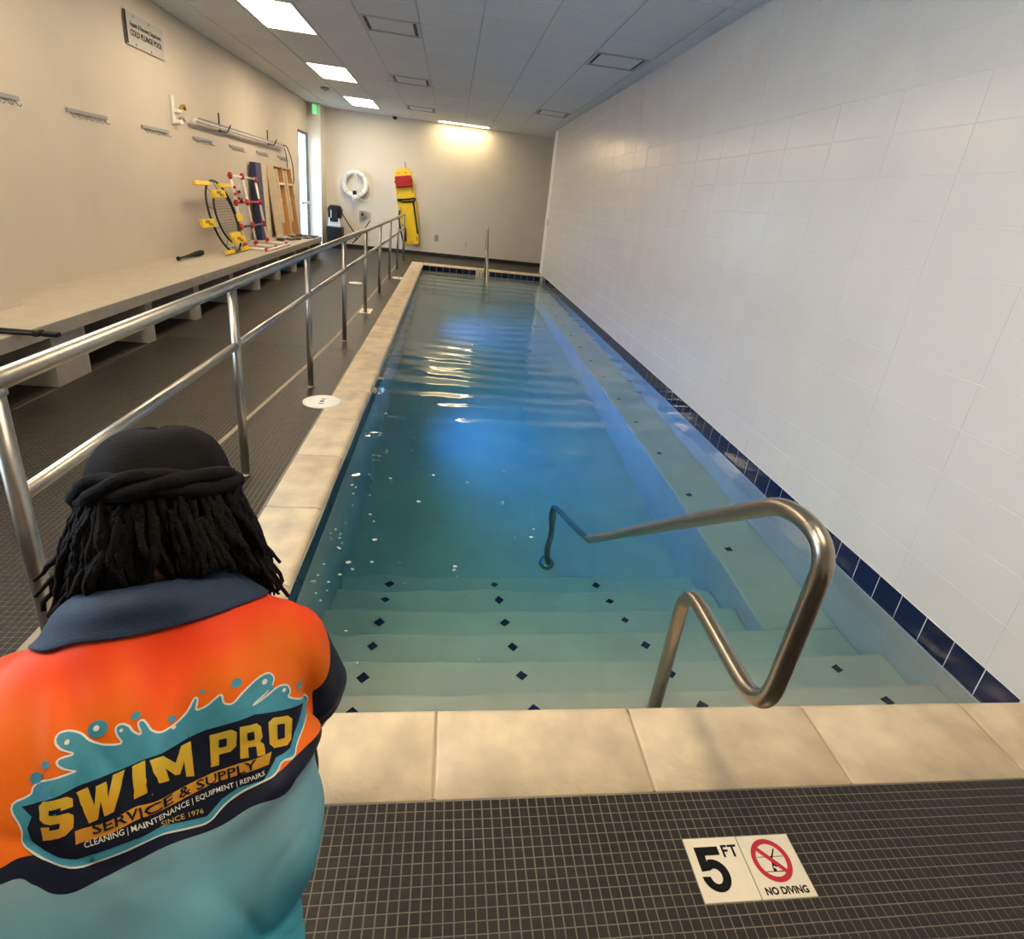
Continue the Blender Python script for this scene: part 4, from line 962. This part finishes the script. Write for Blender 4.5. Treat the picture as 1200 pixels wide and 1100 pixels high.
#LOGO outlines of the shirt print in millimetres on the back of the shirt (right, up)
LOGO = {'splash':[(-97.7,111.1),(-77.2,114.6),(-76.1,122.7),(-65.2,127.6),(-42.1,127.0),(-36.5,127.9),(-48.2,134.0),(-54.2,141.2),(-52.8,144.7),(-41.2,143.9),(-40.0,146.4),(-51.3,153.2),(-56.7,162.6),(-54.7,168.8),(-46.1,168.6),(-34.1,162.3),(-26.9,153.3),(-14.2,146.7),(1.0,142.7),(4.6,144.6),(-0.2,152.7),(-2.1,160.7),(2.6,163.3),(9.5,159.5),(13.5,151.5),(20.4,146.3),(21.9,148.9),(18.4,159.1),(22.0,161.6),(26.2,156.6),(30.5,148.0),(40.9,142.9),(55.3,148.5),(67.4,156.8),(75.8,171.1),(77.8,166.6),(74.0,154.9),(86.1,156.9),(96.1,163.1),(103.5,168.2),(104.3,156.2),(114.7,152.6),(125.1,162.2),(142.7,172.8),(155.3,174.8),(161.9,166.7),(158.5,157.6),(148.0,151.7),(138.0,148.0),(133.7,143.7),(149.4,147.7),(166.3,154.0),(177.7,149.2),(180.6,139.1),(174.1,135.3),(210.9,108.7),(197.3,92.1),(181.4,77.6),(177.5,67.5),(161.7,71.5),(155.3,61.4),(136.9,59.0),(114.2,54.9),(96.3,45.7),(81.9,33.7),(60.2,37.7),(38.4,43.6),(21.4,43.8),(4.9,40.2),(-14.1,38.4),(-35.3,35.6),(-58.2,48.7),(-71.4,57.2),(-85.8,72.4),(-83.8,84.7)],'plate':[(-85.8,106.6),(-76.5,106.6),(-34.4,113.8),(0.5,117.8),(40.7,124.0),(84.6,132.1),(136.3,134.6),(195.9,114.9),(181.9,92.3),(172.9,77.6),(166.0,76.7),(155.4,77.6),(149.4,69.2),(141.9,60.3),(114.6,60.4),(96.7,53.3),(79.9,41.0),(57.7,45.2),(36.1,51.3),(5.1,47.8),(-19.3,45.7),(-38.3,45.1),(-61.2,56.9),(-76.3,72.5),(-80.5,85.1),(-76.8,95.1)],'goldbar':[(-39.5,72.2),(-10.6,72.3),(19.6,79.0),(52.0,79.0),(84.6,83.2),(116.3,86.2),(150.8,86.0),(147.3,74.2),(115.4,74.2),(83.9,71.8),(51.5,67.2),(22.2,67.2),(-8.1,60.2),(-38.7,59.7)],'navytop':[(-103.0,56.2),(-88.6,60.3),(-71.4,57.2),(-58.2,48.7),(-35.3,36.4),(-14.1,38.4),(21.4,43.8),(58.8,38.3),(96.3,45.7),(136.9,59.0),(157.1,62.1),(177.5,67.5),(205,72)],'navybot':[(-102.4,42.1),(-88.0,42.5),(-75.6,33.3),(-47.8,16.4),(-14.4,20.7),(18.0,27.6),(42.0,29.4),(87.5,26.0),(132.0,38.3),(165.1,36.8),(180.5,47.6),(205,52)],'q_S':[(-69.1,109.1),(-41.4,107.0),(-40.4,72.0),(-66.6,71.0)],'q_Wl':[(-38.0,107.8),(6.0,117.1),(0.3,81.0),(-30.7,74.3)],'q_I':[(12.7,117.8),(26.6,120.4),(28.0,89.7),(15.5,85.4)],'q_M':[(31.1,119.6),(68.1,124.4),(69.8,86.6),(36.6,95.6)],'q_P':[(88.5,125.4),(117.7,126.6),(113.4,89.3),(86.9,89.9)],'q_R':[(120.3,126.6),(141.2,123.6),(144.2,86.3),(118.7,90.9)],'q_O':[(149.9,123.9),(178.5,112.5),(174.0,79.9),(149.0,89.9)],'q_service':[(-23.3,73.7),(135.0,85.9),(135.5,75.7),(-22.1,63.8)],'q_clean':[(-31.0,59.5),(142.2,69.7),(142.9,62.6),(-29.9,51.7)],'q_since':[(36.0,56.0),(76.3,51.0),(77.1,45.8),(37.0,50.4)],'drops':[(-18.9,164.1,9.8),(16.5,167.3,4.7),(120.1,175.5,5.9),(194.2,138.4,4.7),(-63.8,142.4,4.3),(-73.5,130.6,6.3),(51.3,154.9,3.9),(83.3,175.0,2.7),(157.2,155.4,3.5)]}
def pobj(name, me, mats, parent=person, basis=None):
    me.materials.clear()
    for m in (mats if isinstance(mats, (list, tuple)) else [mats]): me.materials.append(m)
    o = bpy.data.objects.new(name, me); COL.objects.link(o); o.parent = parent
    if parent is person: o.matrix_parent_inverse = Matrix.Translation(-PO)
    if basis is not None: o.matrix_basis = basis
    return o
def shirt_material():
    m, t, b = nodes('printed_shirt'); N, L = t.nodes, t.links
    tc = N.new('ShaderNodeTexCoord'); sep = N.new('ShaderNodeSeparateXYZ'); L.new(tc.outputs['Object'], sep.inputs[0])
    def curve(key, ext):
        mr = N.new('ShaderNodeMapRange'); mr.inputs['From Min'].default_value = -.3; mr.inputs['From Max'].default_value = .3; L.new(sep.outputs['X'], mr.inputs['Value'])
        fc = N.new('ShaderNodeFloatCurve'); c = fc.mapping.curves[0]
        pts = [(-300, LOGO[key][0][1]+ext)]+[tuple(p[:2]) for p in LOGO[key]]+[(300, LOGO[key][-1][1]+ext)]
        P = [((x+300)/600, (y+100)/300) for x, y in pts]
        c.points[0].location = P[0]; c.points[1].location = P[-1]
        for q in P[1:-1]: c.points.new(*q)
        fc.mapping.update(); L.new(mr.outputs['Result'], fc.inputs['Value'])
        m2 = N.new('ShaderNodeMapRange'); m2.inputs['To Min'].default_value = -.1; m2.inputs['To Max'].default_value = .2; L.new(fc.outputs[0], m2.inputs['Value'])
        gt = N.new('ShaderNodeMath'); gt.operation = 'GREATER_THAN'; L.new(m2.outputs['Result'], gt.inputs[0]); L.new(sep.outputs['Y'], gt.inputs[1])
        return gt.outputs[0]
    # orange field with diagonal streaks
    mp = N.new('ShaderNodeMapping'); mp.inputs['Rotation'].default_value = (0,0,R(-18)); mp.inputs['Scale'].default_value = (9,2.2,2); L.new(tc.outputs['Object'], mp.inputs['Vector'])
    nz = N.new('ShaderNodeTexNoise'); nz.inputs['Scale'].default_value = 1.0; nz.inputs['Detail'].default_value = 2; L.new(mp.outputs[0], nz.inputs['Vector'])
    mr = N.new('ShaderNodeMapRange'); mr.inputs['From Min'].default_value = .30; mr.inputs['From Max'].default_value = .05; L.new(sep.outputs['Y'], mr.inputs['Value'])
    ad = N.new('ShaderNodeMath'); ad.operation = 'MULTIPLY_ADD'; ad.inputs[1].default_value = .9; L.new(nz.outputs['Fac'], ad.inputs[0]); L.new(mr.outputs['Result'], ad.inputs[2])
    rp = N.new('ShaderNodeValToRGB'); rp.color_ramp.elements[0].position = .45; rp.color_ramp.elements[0].color = (.78,.030,.008,1); rp.color_ramp.elements[1].position = 1.25 if False else 1.0; rp.color_ramp.elements[1].color = (.82,.15,.007,1)
    e = rp.color_ramp.elements.new(.75); e.color = (.82,.065,.006,1); L.new(ad.outputs[0], rp.inputs['Fac'])
    # blue field
    mb_ = N.new('ShaderNodeMapRange'); mb_.inputs['From Min'].default_value = .04; mb_.inputs['From Max'].default_value = -.22; L.new(sep.outputs['Y'], mb_.inputs['Value'])
    n3 = N.new('ShaderNodeTexNoise'); n3.inputs['Scale'].default_value = 9; L.new(tc.outputs['Object'], n3.inputs['Vector'])
    a3 = N.new('ShaderNodeMath'); a3.operation = 'MULTIPLY_ADD'; a3.inputs[1].default_value = .5; L.new(n3.outputs['Fac'], a3.inputs[0]); L.new(mb_.outputs['Result'], a3.inputs[2])
    rb_ = N.new('ShaderNodeValToRGB'); rb_.color_ramp.elements[0].position = .15; rb_.color_ramp.elements[0].color = (.22,.36,.42,1); rb_.color_ramp.elements[1].position = .85; rb_.color_ramp.elements[1].color = (.050,.33,.46,1); L.new(a3.outputs[0], rb_.inputs['Fac'])
    navy = (.006,.009,.027,1)
    def mix(f, a, b2):
        x = N.new('ShaderNodeMix'); x.data_type = 'RGBA'; L.new(f, x.inputs['Factor'])
        for k, v in (('A', a), ('B', b2)):
            if isinstance(v, tuple): x.inputs[k].default_value = v
            else: L.new(v, x.inputs[k])
        return x.outputs['Result']
    c1 = mix(curve('navytop', 0), rp.outputs['Color'], navy)
    c2 = mix(curve('navybot', 0), c1, rb_.outputs['Color'])
    at_ = N.new('ShaderNodeAttribute'); at_.attribute_name = 'sleeve_trim'
    g = N.new('ShaderNodeMath'); g.operation = 'GREATER_THAN'; g.inputs[1].default_value = 0; L.new(at_.outputs['Fac'], g.inputs[0])
    c3 = mix(g.outputs[0], c2, navy)
    L.new(c3, b.inputs['Base Color']); b.inputs['Roughness'].default_value = .62; b.inputs['Specular IOR Level'].default_value = .25
    n4 = N.new('ShaderNodeTexNoise'); n4.inputs['Scale'].default_value = 500; L.new(tc.outputs['Object'], n4.inputs['Vector'])
    bp = N.new('ShaderNodeBump'); bp.inputs['Strength'].default_value = .12; bp.inputs['Distance'].default_value = .002; L.new(n4.outputs['Fac'], bp.inputs['Height']); L.new(bp.outputs['Normal'], b.inputs['Normal'])
    return m
# sleeve trim as a signed distance along the sleeves
at_ = shirt_me.attributes.new('sleeve_trim', 'FLOAT', 'POINT'); PMI = PM.inverted(); vals = []
for v in shirt_me.vertices:
    p = PMI @ (SHM @ v.co); s = 1 if p.x > 0 else -1
    a0, a1 = Vector((s*.176,.155,.862+s*.018)), Vector((s*.212,.210,.72+s*.016)); ax = (a1-a0).normalized()
    along = (p-a0).dot(ax); rad = ((p-a0)-ax*along).length
    d1 = min(along-.108, .105-rad, (abs(p.x)-.135)*2)
    q = v.co; d2 = min((abs(q.x)-.215)*1.0, -.022-q.z+.12*(.16-q.y), .105-rad)
    vals.append(max(d1, d2))
at_.data.foreach_set('value', vals)
shirt = pobj('shirt', shirt_me, shirt_material(), person, SHM)
shirt['label'] = 'orange and blue printed polo shirt with a splash logo'
SB = BVHTree.FromPolygons([v.co for v in shirt_me.vertices], [tuple(p.vertices) for p in shirt_me.polygons])

def conform(bm, off, me_name):
    for _ in range(7):
        lg = [e for e in bm.edges if e.calc_length() > .0065]
        if not lg: break
        bmesh.ops.subdivide_edges(bm, edges=lg, cuts=1); bmesh.ops.triangulate(bm, faces=bm.faces[:])
    dead = []
    for v in bm.verts:
        h_ = SB.ray_cast(Vector((v.co.x, v.co.y, .5)), Vector((0,0,-1)))
        if h_[0] is None: dead.append(v); continue
        v.co = h_[0]+h_[1]*off
    bmesh.ops.delete(bm, geom=dead, context='VERTS')
    for f in bm.faces: f.smooth = True
    me = bpy.data.meshes.new(me_name); bm.to_mesh(me); bm.free(); return me
def decal(name, polys, mat_, off, label=None):
    bm = bmesh.new()
    for poly in polys:
        f = bm.faces.new([bm.verts.new((x, y, 0)) for x, y in poly]); f.normal_update()
        if f.normal.z < 0: f.normal_flip()
    bmesh.ops.triangulate(bm, faces=bm.faces[:])
    o = pobj(name, conform(bm, off, name), mat_, shirt)
    if label: o['label'] = label
    return o
mm = lambda k: [(p[0]/1000, p[1]/1000) for p in LOGO[k]]
def offset_poly(P, d):
    A = sum(P[i][0]*P[(i+1) % len(P)][1]-P[(i+1) % len(P)][0]*P[i][1] for i in range(len(P))); sg_ = 1 if A > 0 else -1; out = []
    for i in range(len(P)):
        p0, p1, p2 = Vector(P[i-1]), Vector(P[i]), Vector(P[(i+1) % len(P)])
        e1 = (p1-p0).normalized(); e2 = (p2-p1).normalized(); n_ = Vector((e1.y+e2.y, -e1.x-e2.x)); l = n_.length
        n_ = n_/l if l > .3 else Vector((e1.y, -e1.x)); out.append(tuple(p1+n_*d*sg_))
    return out
PRN = {'white': mat('print_white', (.72,.74,.72), .6, var=.04), 'cyan': mat('print_cyan', (.045,.27,.40), .6, var=.15, vscale=30), 'navy': mat('print_navy', (.005,.008,.022), .7, spec=.2),
       'cyan2': mat('print_light_cyan', (.10,.42,.55), .6, var=.1, vscale=40)}
def gold_mat():
    m, t, b = nodes('print_gold'); N, L = t.nodes, t.links
    tc = N.new('ShaderNodeTexCoord'); sep = N.new('ShaderNodeSeparateXYZ'); L.new(tc.outputs['Object'], sep.inputs[0])
    mr = N.new('ShaderNodeMapRange'); mr.inputs['From Min'].default_value = .07; mr.inputs['From Max'].default_value = .122; L.new(sep.outputs['Y'], mr.inputs['Value'])
    rp = N.new('ShaderNodeValToRGB'); rp.color_ramp.elements[0].color = (.58,.24,.015,1); rp.color_ramp.elements[1].color = (.62,.45,.04,1); e = rp.color_ramp.elements.new(.5); e.color = (.62,.37,.010,1)
    L.new(mr.outputs['Result'], rp.inputs['Fac']); L.new(rp.outputs['Color'], b.inputs['Base Color']); b.inputs['Roughness'].default_value = .6; return m
PRN['gold'] = gold_mat()
def chaikin(P):
    out = []
    for i in range(len(P)):
        a, b = Vector(P[i]), Vector(P[(i+1) % len(P)]); out += [tuple(a*.78+b*.22), tuple(a*.22+b*.78)]
    return out
SPL = chaikin(chaikin(mm('splash')))
decal('splash_outline', [offset_poly(SPL, .0016)], PRN['white'], .0010)
decal('splash', [offset_poly(SPL, -.0004)], PRN['cyan'], .0016)
for u, v, r_ in LOGO['drops']:
    c_ = [((u+r_*math.cos(2*math.pi*i/14))/1000, (v+r_*.9*math.sin(2*math.pi*i/14))/1000) for i in range(14)]; d_ = decal('splash_drop', [c_], PRN['cyan'], .0012)
for (u, v, r_) in ((-47,158,2.5),(-19.5,165,3.0),(150,166,3.2),(172,146,2.4),(52,146,2.2),(3,157,1.8)):
    decal('splash_highlight', [[((u+r_*math.cos(2*math.pi*i/10))/1000, (v+r_*math.sin(2*math.pi*i/10))/1000) for i in range(10)]], PRN['white'], .0021)
decal('logo_plate', [mm('plate')], PRN['navy'], .0022)
decal('gold_bar', [mm('goldbar')], PRN['gold'], .0029)
GL = {'S': ([(.05,0),(.75,0),(1,.12),(1,.45),(.85,.56),(.36,.63),(.36,.76),(.66,.76),(.66,.68),(1,.68),(1,.9),(.82,1),(.2,1),(0,.86),(0,.52),(.15,.42),(.64,.36),(.64,.24),(.34,.24),(.34,.33),(0,.33)], None),
      'Wl': ([(0,1),(.26,1),(.36,.42),(.42,.92),(.62,.92),(.68,.45),(.74,1),(1,1),(.86,0),(.60,0),(.51,.46),(.41,0),(.15,0)], None),
      'I': ([(0,0),(1,0),(1,1),(0,1)], None),
      'M': ([(0,0),(0,1),(.28,1),(.5,.55),(.72,1),(1,1),(1,0),(.75,0),(.75,.52),(.57,.12),(.43,.12),(.25,.52),(.25,0)], None),
      'P': ([(0,0),(0,1),(.8,1),(1,.88),(1,.46),(.8,.32),(.34,.32),(.34,0)], [(.34,.54),(.34,.79),(.64,.79),(.64,.54)]),
      'R': ([(0,0),(0,1),(.8,1),(1,.88),(1,.55),(.86,.42),(1,.30),(1,0),(.68,0),(.68,.30),(.34,.30),(.34,0)], [(.34,.54),(.34,.79),(.64,.79),(.64,.54)]),
      'O': ([(.2,0),(0,.14),(0,.86),(.2,1),(.8,1),(1,.86),(1,.14),(.8,0)], [(.34,.24),(.34,.76),(.66,.76),(.66,.24)])}
def quad(key):
    a, b, c, d = [Vector((p[0]/1000, p[1]/1000)) for p in LOGO['q_'+key]]
    return lambda x, y: tuple((a*(1-x)+b*x)*y+(d*(1-x)+c*x)*(1-y))
for k, (pl_, hole) in GL.items():
    q = quad(k); decal('letter_'+k[0].lower(), [[q(x, y) for x, y in pl_]], PRN['gold'], .0030)
    if hole: decal('letter_counter', [[q(x, y) for x, y in hole]], PRN['navy'], .0036)
def print_text(body, key, mat_, off, bold):
    cu = bpy.data.curves.new('t', 'FONT'); cu.body = body; cu.size = 1; cu.offset = bold; cu.resolution_u = 2
    o = bpy.data.objects.new('t', cu); COL.objects.link(o); dg = bpy.context.evaluated_depsgraph_get(); me = bpy.data.meshes.new_from_object(o.evaluated_get(dg)); bpy.data.objects.remove(o)
    xs = [v.co.x for v in me.vertices]; ys = [v.co.y for v in me.vertices]; x0, x1, y0, y1 = min(xs), max(xs), min(ys), max(ys); q = quad(key)
    bm = bmesh.new(); bm.from_mesh(me)
    for v in bm.verts:
        p = q((v.co.x-x0)/(x1-x0), (v.co.y-y0)/(y1-y0)); v.co = (p[0], p[1], 0)
    pobj('lettering', conform(bm, off, 'lettering'), mat_, shirt)
print_text('SERVICE & SUPPLY', 'service', PRN['navy'], .0037, .015)
print_text('CLEANING | MAINTENANCE | EQUIPMENT | REPAIRS', 'clean', PRN['white'], .0030, .008)
print_text('SINCE 1976', 'since', mat('print_pale_gold', (.60,.42,.10), .6), .0031, .005)

# ---- collar
M['collar'] = mat('navy_collar', (.013,.032,.080), .75, var=.15, vscale=30, bump=.25, bscale=500)
SW = BVHTree.FromPolygons([SHM @ v.co for v in shirt_me.vertices], [tuple(p.vertices) for p in shirt_me.polygons])
nc = Vector((.028,.205,.985)); nax = Vector((0, math.sin(R(30)), math.cos(R(30)))); nfw = Vector((0, math.cos(R(30)), -math.sin(R(30))))
mb = MB(); rows = []
NTH = 56
for k, (rw, rd, hh) in enumerate([(.072,.072,-.02),(.074,.074,.004),(.078,.078,.016),(.086,.086,.018),(.098,.097,.008),(.114,.110,-.006),(.130,.121,-.018),(.142,.130,-.030)]):
    row = []
    for j in range(NTH):
        a = 2*math.pi*j/NTH; p = W(nc+Vector((1,0,0))*rw*math.cos(a)+nfw*rd*math.sin(a)+nax*hh)
        if k >= 4:
            h_ = SW.find_nearest(p); dd = (p-h_[0]).dot(h_[1]); want = .007-.0004*(k-4)
            if dd < want or k >= 6: p = h_[0]+h_[1]*want
        row.append(tuple(p))
    rows.append(row)
mb.rings(rows, True, False)
co = pobj('collar', mb.mesh('collar', M['collar']), M['collar']); sd_ = co.modifiers.new('solid', 'SOLIDIFY'); sd_.thickness = .0035; sd_.offset = 1
sb_ = co.modifiers.new('sub', 'SUBSURF'); sb_.levels = 1; sb_.render_levels = 1
co['label'] = 'dark navy folded shirt collar'

# ---- body
M['skin'] = mat('dark_skin', (.115,.052,.030), .5, var=.12, vscale=12, bump=.08, bscale=250)
HCN = Vector((.044,.262,1.10))
mb = MB()
limb(mb, [(-.07,-.09,.44),(-.03,0,.62),(.0,.09,.80),(.015,.14,.88)], [.115,.11,.115,.085])
limb(mb, [(.02,.165,.93),(.03,.205,1.0),(.04,.235,1.06)], [.06,.055,.058])
hA = R(35); hU = Vector((0, math.sin(hA), math.cos(hA))); hF = Vector((0, math.cos(hA), -math.sin(hA)))
def HP(x, y, z): return HCN+Vector((x,0,0))+hF*y+hU*z          # head space: right, face direction, crown
def hblob(mb, c, r, n=20):
    rg = []
    for i in range(1, n):
        th = math.pi*i/n
        rg.append([tuple(W(HP(c[0]+r[0]*math.sin(th)*math.cos(2*math.pi*j/n), c[1]+r[1]*math.sin(th)*math.sin(2*math.pi*j/n), c[2]-r[2]*math.cos(th)))) for j in range(n)])
    mb.rings(rg)
hblob(mb, (0,0,-.012), (.074,.090,.082)); hblob(mb, (0,.045,-.055), (.060,.052,.065)); hblob(mb, (0,.076,-.095), (.028,.022,.024))
limb(mb, [tuple(HP(0,.094,.0)), tuple(HP(0,.106,-.03)), tuple(HP(0,.104,-.042))], [.009,.013,.014], 10)
for s in (1, -1):
    hblob(mb, (s*.078,-.005,-.02), (.010,.022,.034), 10); hblob(mb, (s*.030,.088,.018), (.020,.010,.008), 10); hblob(mb, (s*.014,.104,-.042), (.009,.010,.008), 8)
hblob(mb, (0,.094,-.064), (.024,.010,.006), 10); hblob(mb, (0,.092,-.076), (.022,.010,.007), 10)
for s in (1, -1):
    sh, el, wr = Vector((s*.155+.01,.155,.875)), Vector((s*.222,.265,.61)), Vector((s*.125,.485,.475))
    limb(mb, [tuple(sh), tuple((sh+el)/2), tuple(el), tuple((el*2+wr)/3), tuple(wr)], [.052,.047,.040,.041,.027])
    kn = Vector((s*.100,.575,.455)); d_ = (kn-wr).normalized(); sd2 = Vector((s*1,0,0)); dn = Vector((0,0,-1))
    for k in range(4):
        o2 = sd2*(.030-.020*k); limb(mb, [tuple(wr+o2*.45), tuple(kn+o2)], [.017,.0125], 10, 4)
        ln = (.030,.034,.033,.027)[k] if False else (.026,.031,.034,.031)[k]
        b0 = kn+o2; b1 = b0+d_*ln*1.15+dn*.006; b2 = b1+(d_*.75+dn*.65).normalized()*ln*.85; b3 = b2+(d_*.25+dn).normalized()*ln*.65
        limb(mb, [tuple(b0), tuple(b1), tuple(b2), tuple(b3)], [.0098,.0092,.0086,.0072], 10, 4)
    t0 = wr-sd2*.016+d_*.025; t1 = t0-sd2*.024+d_*.022+dn*.012; t2 = t1+d_*.028+dn*.014-sd2*.004; t3 = t2+d_*.02+dn*.012
    limb(mb, [tuple(t0), tuple(t1), tuple(t2), tuple(t3)], [.013,.0115,.0105,.0085], 10, 4)
    hp, kn2, an = Vector((s*.07-.04,-.06,.42)), Vector((s*.185,.29,.52)), Vector((s*.085-.02,.06,.13))
    limb(mb, [tuple(hp), tuple((hp+kn2)/2), tuple(kn2)], [.082,.068,.054]); limb(mb, [tuple(kn2), tuple((kn2*2+an)/3), tuple(an)], [.056,.056,.036])
    limb(mb, [tuple(an), (s*.092-.02,.10,.07), (s*.10-.02,.22,.04)], [.036,.036,.03])
body = pobj('body', remeshed(mb, 'body', .0048, 5), M['skin'])
for s in (1, -1):
    e_ = MB(); hblob(e_, (s*.030,.086,.0), (.013,.010,.010), 12); eo = pobj('eye', e_.mesh('eye', M['white_pl']), M['white_pl'])
    e_ = MB(); hblob(e_, (s*.030,.0935,.0), (.006,.0038,.006), 10); pobj('iris', e_.mesh('iris', M['black']), M['black'])

# ---- shorts and shoes
M['shorts'] = mat('black_shorts', (.011,.011,.012), .8, var=.2, vscale=20, bump=.3, bscale=300)
mb = MB(); limb(mb, [(-.075,-.12,.40),(-.07,-.07,.46),(-.055,-.03,.54)], [.112,.112,.105])
for s in (1, -1):
    hp, kn2 = Vector((s*.07-.04,-.06,.42)), Vector((s*.185,.29,.52))
    limb(mb, [tuple(hp), tuple((hp+kn2)/2), tuple(hp*.1+kn2*.9)], [.096,.082,.074])
pobj('shorts', remeshed(mb, 'shorts', .009, 5), M['shorts'])
M['shoe'] = mat('black_shoe', (.014,.014,.015), .55, var=.2, vscale=30)
for s in (1, -1):
    mb = MB(); x_ = s*.10-.02
    limb(mb, [(x_-s*.015,.04,.115), (x_-s*.01,.09,.080), (x_,.17,.050), (x_,.245,.042), (x_,.29,.040)], [.040,.044,.046,.044,.032], 16)
    mb.v = [(a, b, max(c, .012)) for a, b, c in mb.v]
    sh_ = pobj('shoe', mb.mesh('shoe', M['shoe']), M['shoe'])
    mb = MB(); ol = [(x_+math.copysign(abs(math.cos(t))**.7, math.cos(t))*.044, .215+math.copysign(abs(math.sin(t))**.8, math.sin(t))*.10) for t in [2*math.pi*i/24 for i in range(24)]]
    mb.prism(ol, .003, .022, PM); so_ = pobj('sole', mb.mesh('sole', M['white_pl']), M['white_pl'], sh_); so_.matrix_parent_inverse = Matrix.Identity(4)

# ---- cap
M['cap'] = mat('black_cap', (.0075,.0072,.0085), .9, var=.25, vscale=25, bump=.35, bscale=220, spec=.15)
mb = MB(); rows = []; NC = 64
for i in range(15):
    t = i/14; z_ = .004+.080*math.sin(t*math.pi/2)+.011*t**5; sc = max(.02, math.cos(t*math.pi/2)**.47) if i < 14 else .02
    row = []
    for j in range(NC):
        a = 2*math.pi*j/NC; f_ = 1+.012*math.sin(a*9+z_*40)*(1-t)+.03*noise.noise(Vector((math.cos(a)*1.6, math.sin(a)*1.6, z_*18)))
        row.append(tuple(W(HP(.089*sc*f_*math.cos(a), -.004+.104*sc*f_*math.sin(a), z_+.006*math.cos(a*2)*t))))
    rows.append(row)
mb.rings(rows, True, True)
cap = pobj('cap', mb.mesh('cap', M['cap']), M['cap']); cap.modifiers.new('sub', 'SUBSURF').levels = 1; cap['label'] = 'black cloth wrap cap'
for ph in range(3):
    mb = MB(); path = []
    for j in range(90):
        a = 2*math.pi*j/90; tw = a*2.5+ph*2.094+.4*math.sin(a*3)
        rr_ = .004*math.cos(tw)+.0015*math.sin(a*13+ph); path.append(W(HP((.0905+rr_)*math.cos(a), -.004+(.1055+rr_)*math.sin(a), .004+.0105*math.sin(tw)+.003*math.sin(a*2+1))))
    mb.tube(path, .0098, 8, loop=True); pobj('twisted_band', mb.mesh('twisted_band', M['cap']), M['cap'], cap).matrix_parent_inverse = Matrix.Identity(4)

# ---- dreadlocks
M['hair'] = mat('black_hair', (.0065,.0052,.0050), .8, var=.3, vscale=60, bump=.6, bscale=350, spec=.2)
rnd = random.Random(11); mb = MB()
for i in range(300):
    a = R(rnd.uniform(-168, 168)); lay = rnd.random()
    z0 = .006-.055*lay; rr_ = 1.0-.10*lay
    st = HP(.088*rr_*math.sin(a), -.004-.102*rr_*math.cos(a), z0)
    back = math.cos(a); gap = abs(math.degrees(a)-7) < 15
    if gap and lay > .12 and rnd.random() < .8: continue           # the nape shows between the locks
    outw = Vector((math.sin(a), 0, 0))+hF*(-math.cos(a)); outw.z = min(outw.z, .1); outw.normalize()
    L_ = rnd.uniform(.10, .16) if back > .2 else rnd.uniform(.13, .20)
    if back < -.5: L_ = rnd.uniform(.08, .14)
    sw = Vector((rnd.uniform(-.02, .02)+.022*math.sin(a), rnd.uniform(-.01, .015), 0)); ph = rnd.uniform(0, 6.3)
    pts = []; rs = []
    for k in range(12):
        t = k/11
        p = st+outw*(.020*math.sin(min(1, t*1.6)*math.pi/2)+.006*rnd.random())+Vector((0,0,-1))*L_*t+sw*t*t+Vector((.006*math.sin(ph+t*7), .005*math.cos(ph*1.7+t*6), 0))*t
        pw_ = W(p); h_ = SW.find_nearest(pw_)
        if h_[0] is not None:
            dd = (pw_-h_[0]).dot(h_[1])
            if dd < .016:
                if k > 4: break
                pw_ = h_[0]+h_[1]*.016
        pts.append(pw_); rs.append(rnd.uniform(.0036, .0054)*(1-.45*max(0, t-.6)/.4))
    if len(pts) > 3: mb.tube(pts, rs, 6)
ho = pobj('dreadlocks', mb.mesh('dreadlocks', M['hair']), M['hair']); ho['kind'] = 'stuff'; ho['label'] = 'shoulder length black dreadlocks under the cap'
